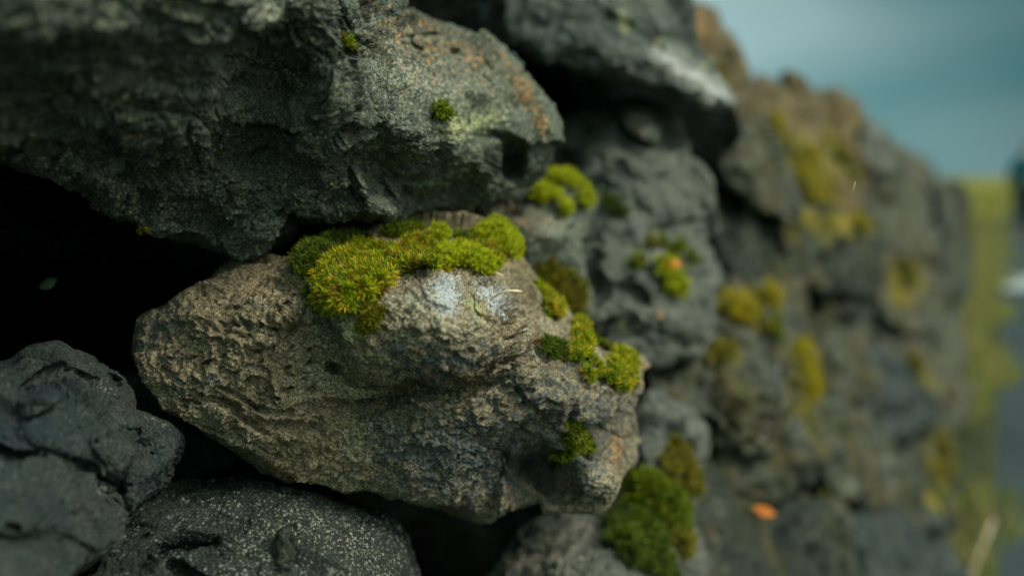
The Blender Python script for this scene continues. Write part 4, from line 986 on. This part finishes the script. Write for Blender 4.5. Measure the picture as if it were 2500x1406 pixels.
def grass(name, npts, region, hmin, hmax, cols, wid=0.004):
    pts = region(npts)
    n = len(pts)
    h = hmin + (hmax - hmin) * rng.random(n) ** 1.5
    az = rng.random(n) * 6.28
    lean = rng.normal(0, 0.35, (n, 2)) * h[:, None]
    b = np.concatenate([pts, np.zeros((n, 1))], 1)
    w = np.stack([np.cos(az), np.sin(az), 0 * az], 1) * wid * (0.6 + rng.random((n, 1)))
    mid = b + np.concatenate([lean * 0.35, h[:, None] * 0.6], 1)
    tip = b + np.concatenate([lean, h[:, None]], 1)
    V = np.stack([b - w, b + w, mid - w * .7, mid + w * .7, tip], 1).reshape(-1, 3)
    k = 5 * np.arange(n)
    c = np.array(cols)[rng.integers(0, len(cols), n)] * (0.7 + 0.6 * rng.random((n, 1)))
    o = mesh_from(name, V, [np.stack([k, k + 1, k + 3, k + 2], 1), np.stack([k + 2, k + 3, k + 4], 1)], M['grass'], attrs={'tint': np.repeat(c, 5, 0)})
    return tag(o, kind='stuff')
def verge(n):
    y = np.where(rng.random(n) < 0.05, 1.4 + 2.4 * rng.random(n), 4.6 + 19 * rng.random(n) ** 1.3)
    e = 0.03 + (0.58 / 15.4) * (y - 0.6)
    x = -0.06 + (e + 0.06 + (0.05 + 0.008 * y) * np.sin(y * 2.3) + 0.03 * np.sin(y * 7.7)) * rng.random(n) ** 1.2
    return np.stack([x, y], 1)
grass('grass', 32000, verge, 0.03, 0.10, [(0.20, 0.25, 0.05), (0.29, 0.29, 0.06), (0.15, 0.22, 0.045), (0.40, 0.29, 0.10), (0.30, 0.20, 0.09)])
def meadow(n):
    y = 25 + 60 * rng.random(n) ** 1.5
    x = -6 + 30 * rng.random(n)
    k = (x < 0.6 + (y - 16) * 0.05) | (x > 8)
    return np.stack([x, y], 1)[k]
grass('meadow_grass', 9000, meadow, 0.15, 0.35, [(0.21, 0.20, 0.035), (0.28, 0.24, 0.05), (0.16, 0.18, 0.03)], 0.03)

# ------------------------------------------------------------------ small things lying about
def blade_path(name, pts, radii, mat, label, cat, group=None, seg=6):
    """a thin tapered stem along a path of world points"""
    pts = np.asarray(pts, float)
    m = len(pts)
    V = []; 
    for i in range(m):
        t = pts[min(i + 1, m - 1)] - pts[max(i - 1, 0)]; t /= np.linalg.norm(t)
        a = np.cross(t, ZUP if abs(t[2]) < .9 else np.array([1., 0, 0])); a /= np.linalg.norm(a); b = np.cross(t, a)
        for s in range(seg):
            th = 2 * math.pi * s / seg
            V.append(pts[i] + radii[i] * (a * math.cos(th) + b * math.sin(th)))
    F = [[i * seg + s, i * seg + (s + 1) % seg, (i + 1) * seg + (s + 1) % seg, (i + 1) * seg + s] for i in range(m - 1) for s in range(seg)]
    o = mesh_from(name, np.array(V), [np.array(F), np.array([list(range(seg))[::-1]]), np.array([[(m - 1) * seg + s for s in range(seg)]])], mat, loc=pts.mean(0))
    return tag(o, label, cat, group)
M['straw'] = plain_mat('dry_straw', (0.50, 0.36, 0.20), (0.62, 0.48, 0.30), 200, 0.7)
M['leaf_orange'] = plain_mat('orange_leaf', (0.36, 0.085, 0.015), (0.52, 0.19, 0.03), 260, 0.6)
M['leaf_green'] = plain_mat('green_leaf', (0.003, 0.010, 0.004), (0.005, 0.014, 0.005), 60, 0.6)
def surf_depth(rk, px, py):
    m = np.hypot(rk.px - px, rk.py - py) + np.where(rk.phi > R(95), 1e4, 0)
    q = np.argsort(m)[:12]
    return float(((rk.P[q] - CAM) @ FWD).min())
d0 = surf_depth(main, 1200, 735) - 0.004
tw = [unproj(x, y, d0 + e) for x, y, e in [(1192, 736, .003), (1205, 725, .001), (1220, 716, -.001), (1235, 711, -.003), (1250, 710, -.002), (1262, 711, 0), (1274, 712, .002)]]
blade_path('dry_twig', tw, [.0004, .0007, .0007, .0006, .0008, .0013, .0006], M['straw'], 'curved pale dry twig with a thickened end lying across the white lichen', 'twig')
d1 = surf_depth(main, 1120, 618) - 0.010
blade_path('straw_bit', [unproj(1112, 612, d1), unproj(1122, 606, d1), unproj(1134, 603, d1 + .002)], [.0008, .0013, .0006], M['straw'], 'short pale straw bit stuck on the round soft moss tuft', 'straw', 'straw bits caught in the moss')
d1 = surf_depth(main, 920, 605) - 0.010
blade_path('straw_bit', [unproj(917, 582, d1), unproj(920, 590, d1), unproj(924, 600, d1)], [.0005, .0010, .0009], M['straw'], 'pale straw stub sticking up from the top of the largest moss cushion', 'straw', 'straw bits caught in the moss')
d1 = surf_depth(main, 1240, 690) - 0.009
blade_path('straw_bit', [unproj(1206, 664, d1 + .004), unproj(1216, 670, d1 + .002), unproj(1228, 674, d1)], [.0006, .0012, .0006], M['straw'], 'short pale straw bit lying on the moss above the curved dry twig', 'straw', 'straw bits caught in the moss')
d1 = surf_depth(main, 870, 592) - 0.010
blade_path('moss_hair', [unproj(859, 576, d1), unproj(865, 582, d1), unproj(872, 588, d1)], [.0002, .0003, .0004], M['straw'], 'thin pale bristle standing on the dark edge of the moss', 'bristle')
fd = 0.63
blade_path('streak_fibre', [unproj(2082, 470, fd), unproj(2085, 457, fd), unproj(2088, 444, fd)], [.00018, .0003, .00018], M['straw'], 'tiny pale fibre added for a bright streak in the air before the blurred wall', 'fibre')  # made-up fibre in place of a bright streak, probably a raindrop
gx = [unproj(2362, 1440, 2.55), unproj(2380, 1380, 2.6), unproj(2402, 1325, 2.6), unproj(2425, 1268, 2.62)]
gx = [np.array([gx[0][0] - 0.03, gx[0][1], 0.004])] + gx
blade_path('dry_grass_stalk', gx, [.004, .004, .004, .005, .004], M['straw'], 'tall dry straw-coloured grass stalk leaning beside the road at the lower right', 'grass stalk')

def fallen_leaf(rk, px, py, w, hgt, ang, label, mat, lift=0.006, depth=None):
    d = (surf_depth(rk, px, py) if depth is None else depth) - lift
    c = unproj(px, py, d)
    s = d / FPX
    nu, nv = 13, 7
    V = []
    ca, sa = math.cos(R(ang)), math.sin(R(ang))
    for i in range(nu):
        t = i / (nu - 1)
        half = math.sin(math.pi * t) ** 0.7 * (1 - 0.25 * t)
        for j in range(nv):
            v = (j / (nv - 1) - .5)
            x, y = (t - .5) * w, v * hgt * half * 1.6
            bend = 0.16 * hgt * (1 - (2 * v) ** 2) + 0.10 * w * math.sin(3 * t)
            X, Y = x * ca - y * sa, x * sa + y * ca
            V.append(c + s * (X * RGT - Y * UPV - bend * FWD * .8 - 1.0 * Y * FWD))
    ii = np.arange(nu * nv).reshape(nu, nv)
    q = np.stack([ii[:-1, :-1], ii[1:, :-1], ii[1:, 1:], ii[:-1, 1:]], -1).reshape(-1, 4)
    V = np.array(V)
    n = len(V)
    V2 = V + s * 2.0 * FWD
    o = mesh_from('fallen_leaf', np.concatenate([V, V2]), [q, (q + n)[:, ::-1]], mat, loc=V.mean(0))
    return tag(o, label, 'leaf', None)
fallen_leaf(grey_low, 1640, 642, 52, 15, 8, 'small orange leaf resting on the green moss of the pale grey stone', M['leaf_orange'], 0.022)
fallen_leaf(FARSTONES['R6'], 1866, 1247, 54, 15, 14, 'small orange leaf lying on the ledge of the grey stone at the lower right', M['leaf_orange'], 0.02)
fallen_leaf(None, 118, 693, 30, 26, 60, 'tiny green leaf hanging in the black hollow on the left', M['leaf_green'], 0, 0.52)

# ------------------------------------------------------------------ the walker on the road, only a sliver of whom is in the picture
def skin_mesh(name, verts, edges, radii, mat, parent=None, loc=None, sub=2, root=0):
    me = bpy.data.meshes.new(name)
    me.from_pydata([tuple(v) for v in verts], edges, [])
    o = bpy.data.objects.new(name, me)
    COL.objects.link(o)
    md = o.modifiers.new('skin', 'SKIN')
    for i, r in enumerate(radii):
        sv = me.skin_vertices[0].data[i]
        r = r if isinstance(r, tuple) else (r, r)
        sv.radius = r; sv.use_root = (i == root)
    ms_ = o.modifiers.new('sub', 'SUBSURF'); ms_.levels = sub; ms_.render_levels = sub
    me.materials.append(mat)
    if parent is not None:
        o.parent = parent
    elif loc is not None:
        o.location = loc
    return o
M['skin'] = plain_mat('skin', (0.42, 0.24, 0.17), (0.48, 0.29, 0.21), 30, 0.55)
M['jacket'] = plain_mat('teal_jacket', (0.006, 0.075, 0.080), (0.010, 0.105, 0.110), 12, 0.7)
M['trousers'] = plain_mat('dark_trousers', (0.008, 0.012, 0.018), (0.014, 0.02, 0.028), 14, 0.85)
M['shoe'] = plain_mat('shoe', (0.012, 0.012, 0.013), (0.03, 0.03, 0.03), 30, 0.6)
M['hair'] = plain_mat('dark_hair', (0.02, 0.014, 0.01), (0.04, 0.028, 0.018), 90, 0.6)
def person():
    base = np.array([1.10, 21.4, 0.008])
    # body: pelvis, spine, neck, head, arms, hands with fingers, legs (walking away, mid-stride)
    v, e, r = [], [], []
    def add(p, rad, par=None):
        v.append(p); r.append(rad)
        if par is not None:
            e.append((par, len(v) - 1))
        return len(v) - 1
    pel = add((0, 0, .93), (.15, .11)); w = add((0, 0, 1.08), (.13, .10), pel); ch = add((0, .01, 1.28), (.16, .11), w); nk0 = add((0, .0, 1.42), (.07, .07), ch)
    nk = add((0, .01, 1.49), .052, nk0); hd = add((0, .02, 1.57), (.072, .085), nk); hd2 = add((0, .025, 1.66), (.078, .092), hd); add((0, .02, 1.715), (.05, .06), hd2)
    for s in (-1, 1):
        sh = add((s * .18, 0, 1.39), .062, ch); el = add((s * .245, -.05 * s, 1.11), .044, sh); wr = add((s * .24, .10 - .06 * s, .89), .03, el)
        pm = add((s * .237, .125 - .06 * s, .83), (.036, .016), wr)
        for k, (dy, ln) in enumerate(((-.03, .062), (-.01, .075), (.012, .07), (.032, .055))):
            a = add((s * .235, .125 - .06 * s + dy, .79), .009, pm); b = add((s * .225, .13 - .06 * s + dy, .79 - ln * .55), .008, a); add((s * .21, .135 - .06 * s + dy, .79 - ln), .007, b)
        t1 = add((s * .225, .165 - .06 * s, .835), .010, wr); add((s * .215, .185 - .06 * s, .80), .008, t1)
        hp = add((s * .09, 0, .88), .095, pel); kn = add((s * .10, .10 * s, .49), .062, hp); an = add((s * .10, .17 * s - .06, .09), .042, kn)
        ft = add((s * .105, .17 * s + .02, .045), .04, an); add((s * .11, .17 * s + .11, .03), .03, ft)
    body = skin_mesh('person', v, e, r, M['skin'], loc=base)
    tag(body, 'walker in a dark teal jacket and dark trousers at the right edge of the road', 'person')
    jv = [(0, 0, .86), (0, 0, 1.08), (0, .01, 1.28), (0, 0, 1.42), (0, .005, 1.46)]
    je = [(0, 1), (1, 2), (2, 3), (3, 4)]
    jr = [(.185, .145), (.165, .13), (.19, .14), (.10, .095), (.075, .075)]
    for s in (-1, 1):
        i = len(jv)
        jv += [(s * .185, 0, 1.385), (s * .25, -.05 * s, 1.11), (s * .243, .09 - .06 * s, .905)]
        jr += [.085, .066, .05]
        je += [(2, i), (i, i + 1), (i + 1, i + 2)]
    skin_mesh('jacket', jv, je, jr, M['jacket'], body)
    tv, te, tr = [(0, 0, .93)], [], [(.165, .125)]
    for s in (-1, 1):
        i = len(tv)
        tv += [(s * .09, 0, .86), (s * .10, .10 * s, .49), (s * .10, .17 * s - .055, .10)]
        tr += [.115, .082, .068]
        te += [(0, i), (i, i + 1), (i + 1, i + 2)]
    skin_mesh('trousers', tv, te, tr, M['trousers'], body)
    for s in (-1, 1):
        skin_mesh('shoe', [(s * .10, .17 * s - .08, .06), (s * .105, .17 * s + .02, .05), (s * .11, .17 * s + .13, .04)], [(0, 1), (1, 2)], [(.05, .05), (.05, .045), (.042, .035)], M['shoe'], body)
    skin_mesh('hair', [(0, 0, 1.60), (0, 0.0, 1.68), (0, .01, 1.735)], [(0, 1), (1, 2)], [(.083, .075), (.09, .095), (.06, .07)], M['hair'], body)
    # nose, eyes and ears face away from the camera (+Y)
    for s in (-1, 1):
        skin_mesh('ear', [(s * .085, .02, 1.60), (s * .092, .015, 1.625), (s * .086, .02, 1.65)], [(0, 1), (1, 2)], [.009, .014, .009], M['skin'], body, sub=1)
    skin_mesh('nose', [(0, .115, 1.645), (0, .132, 1.61), (0, .118, 1.60)], [(0, 1), (1, 2)], [.008, .013, .01], M['skin'], body, sub=1)
person()
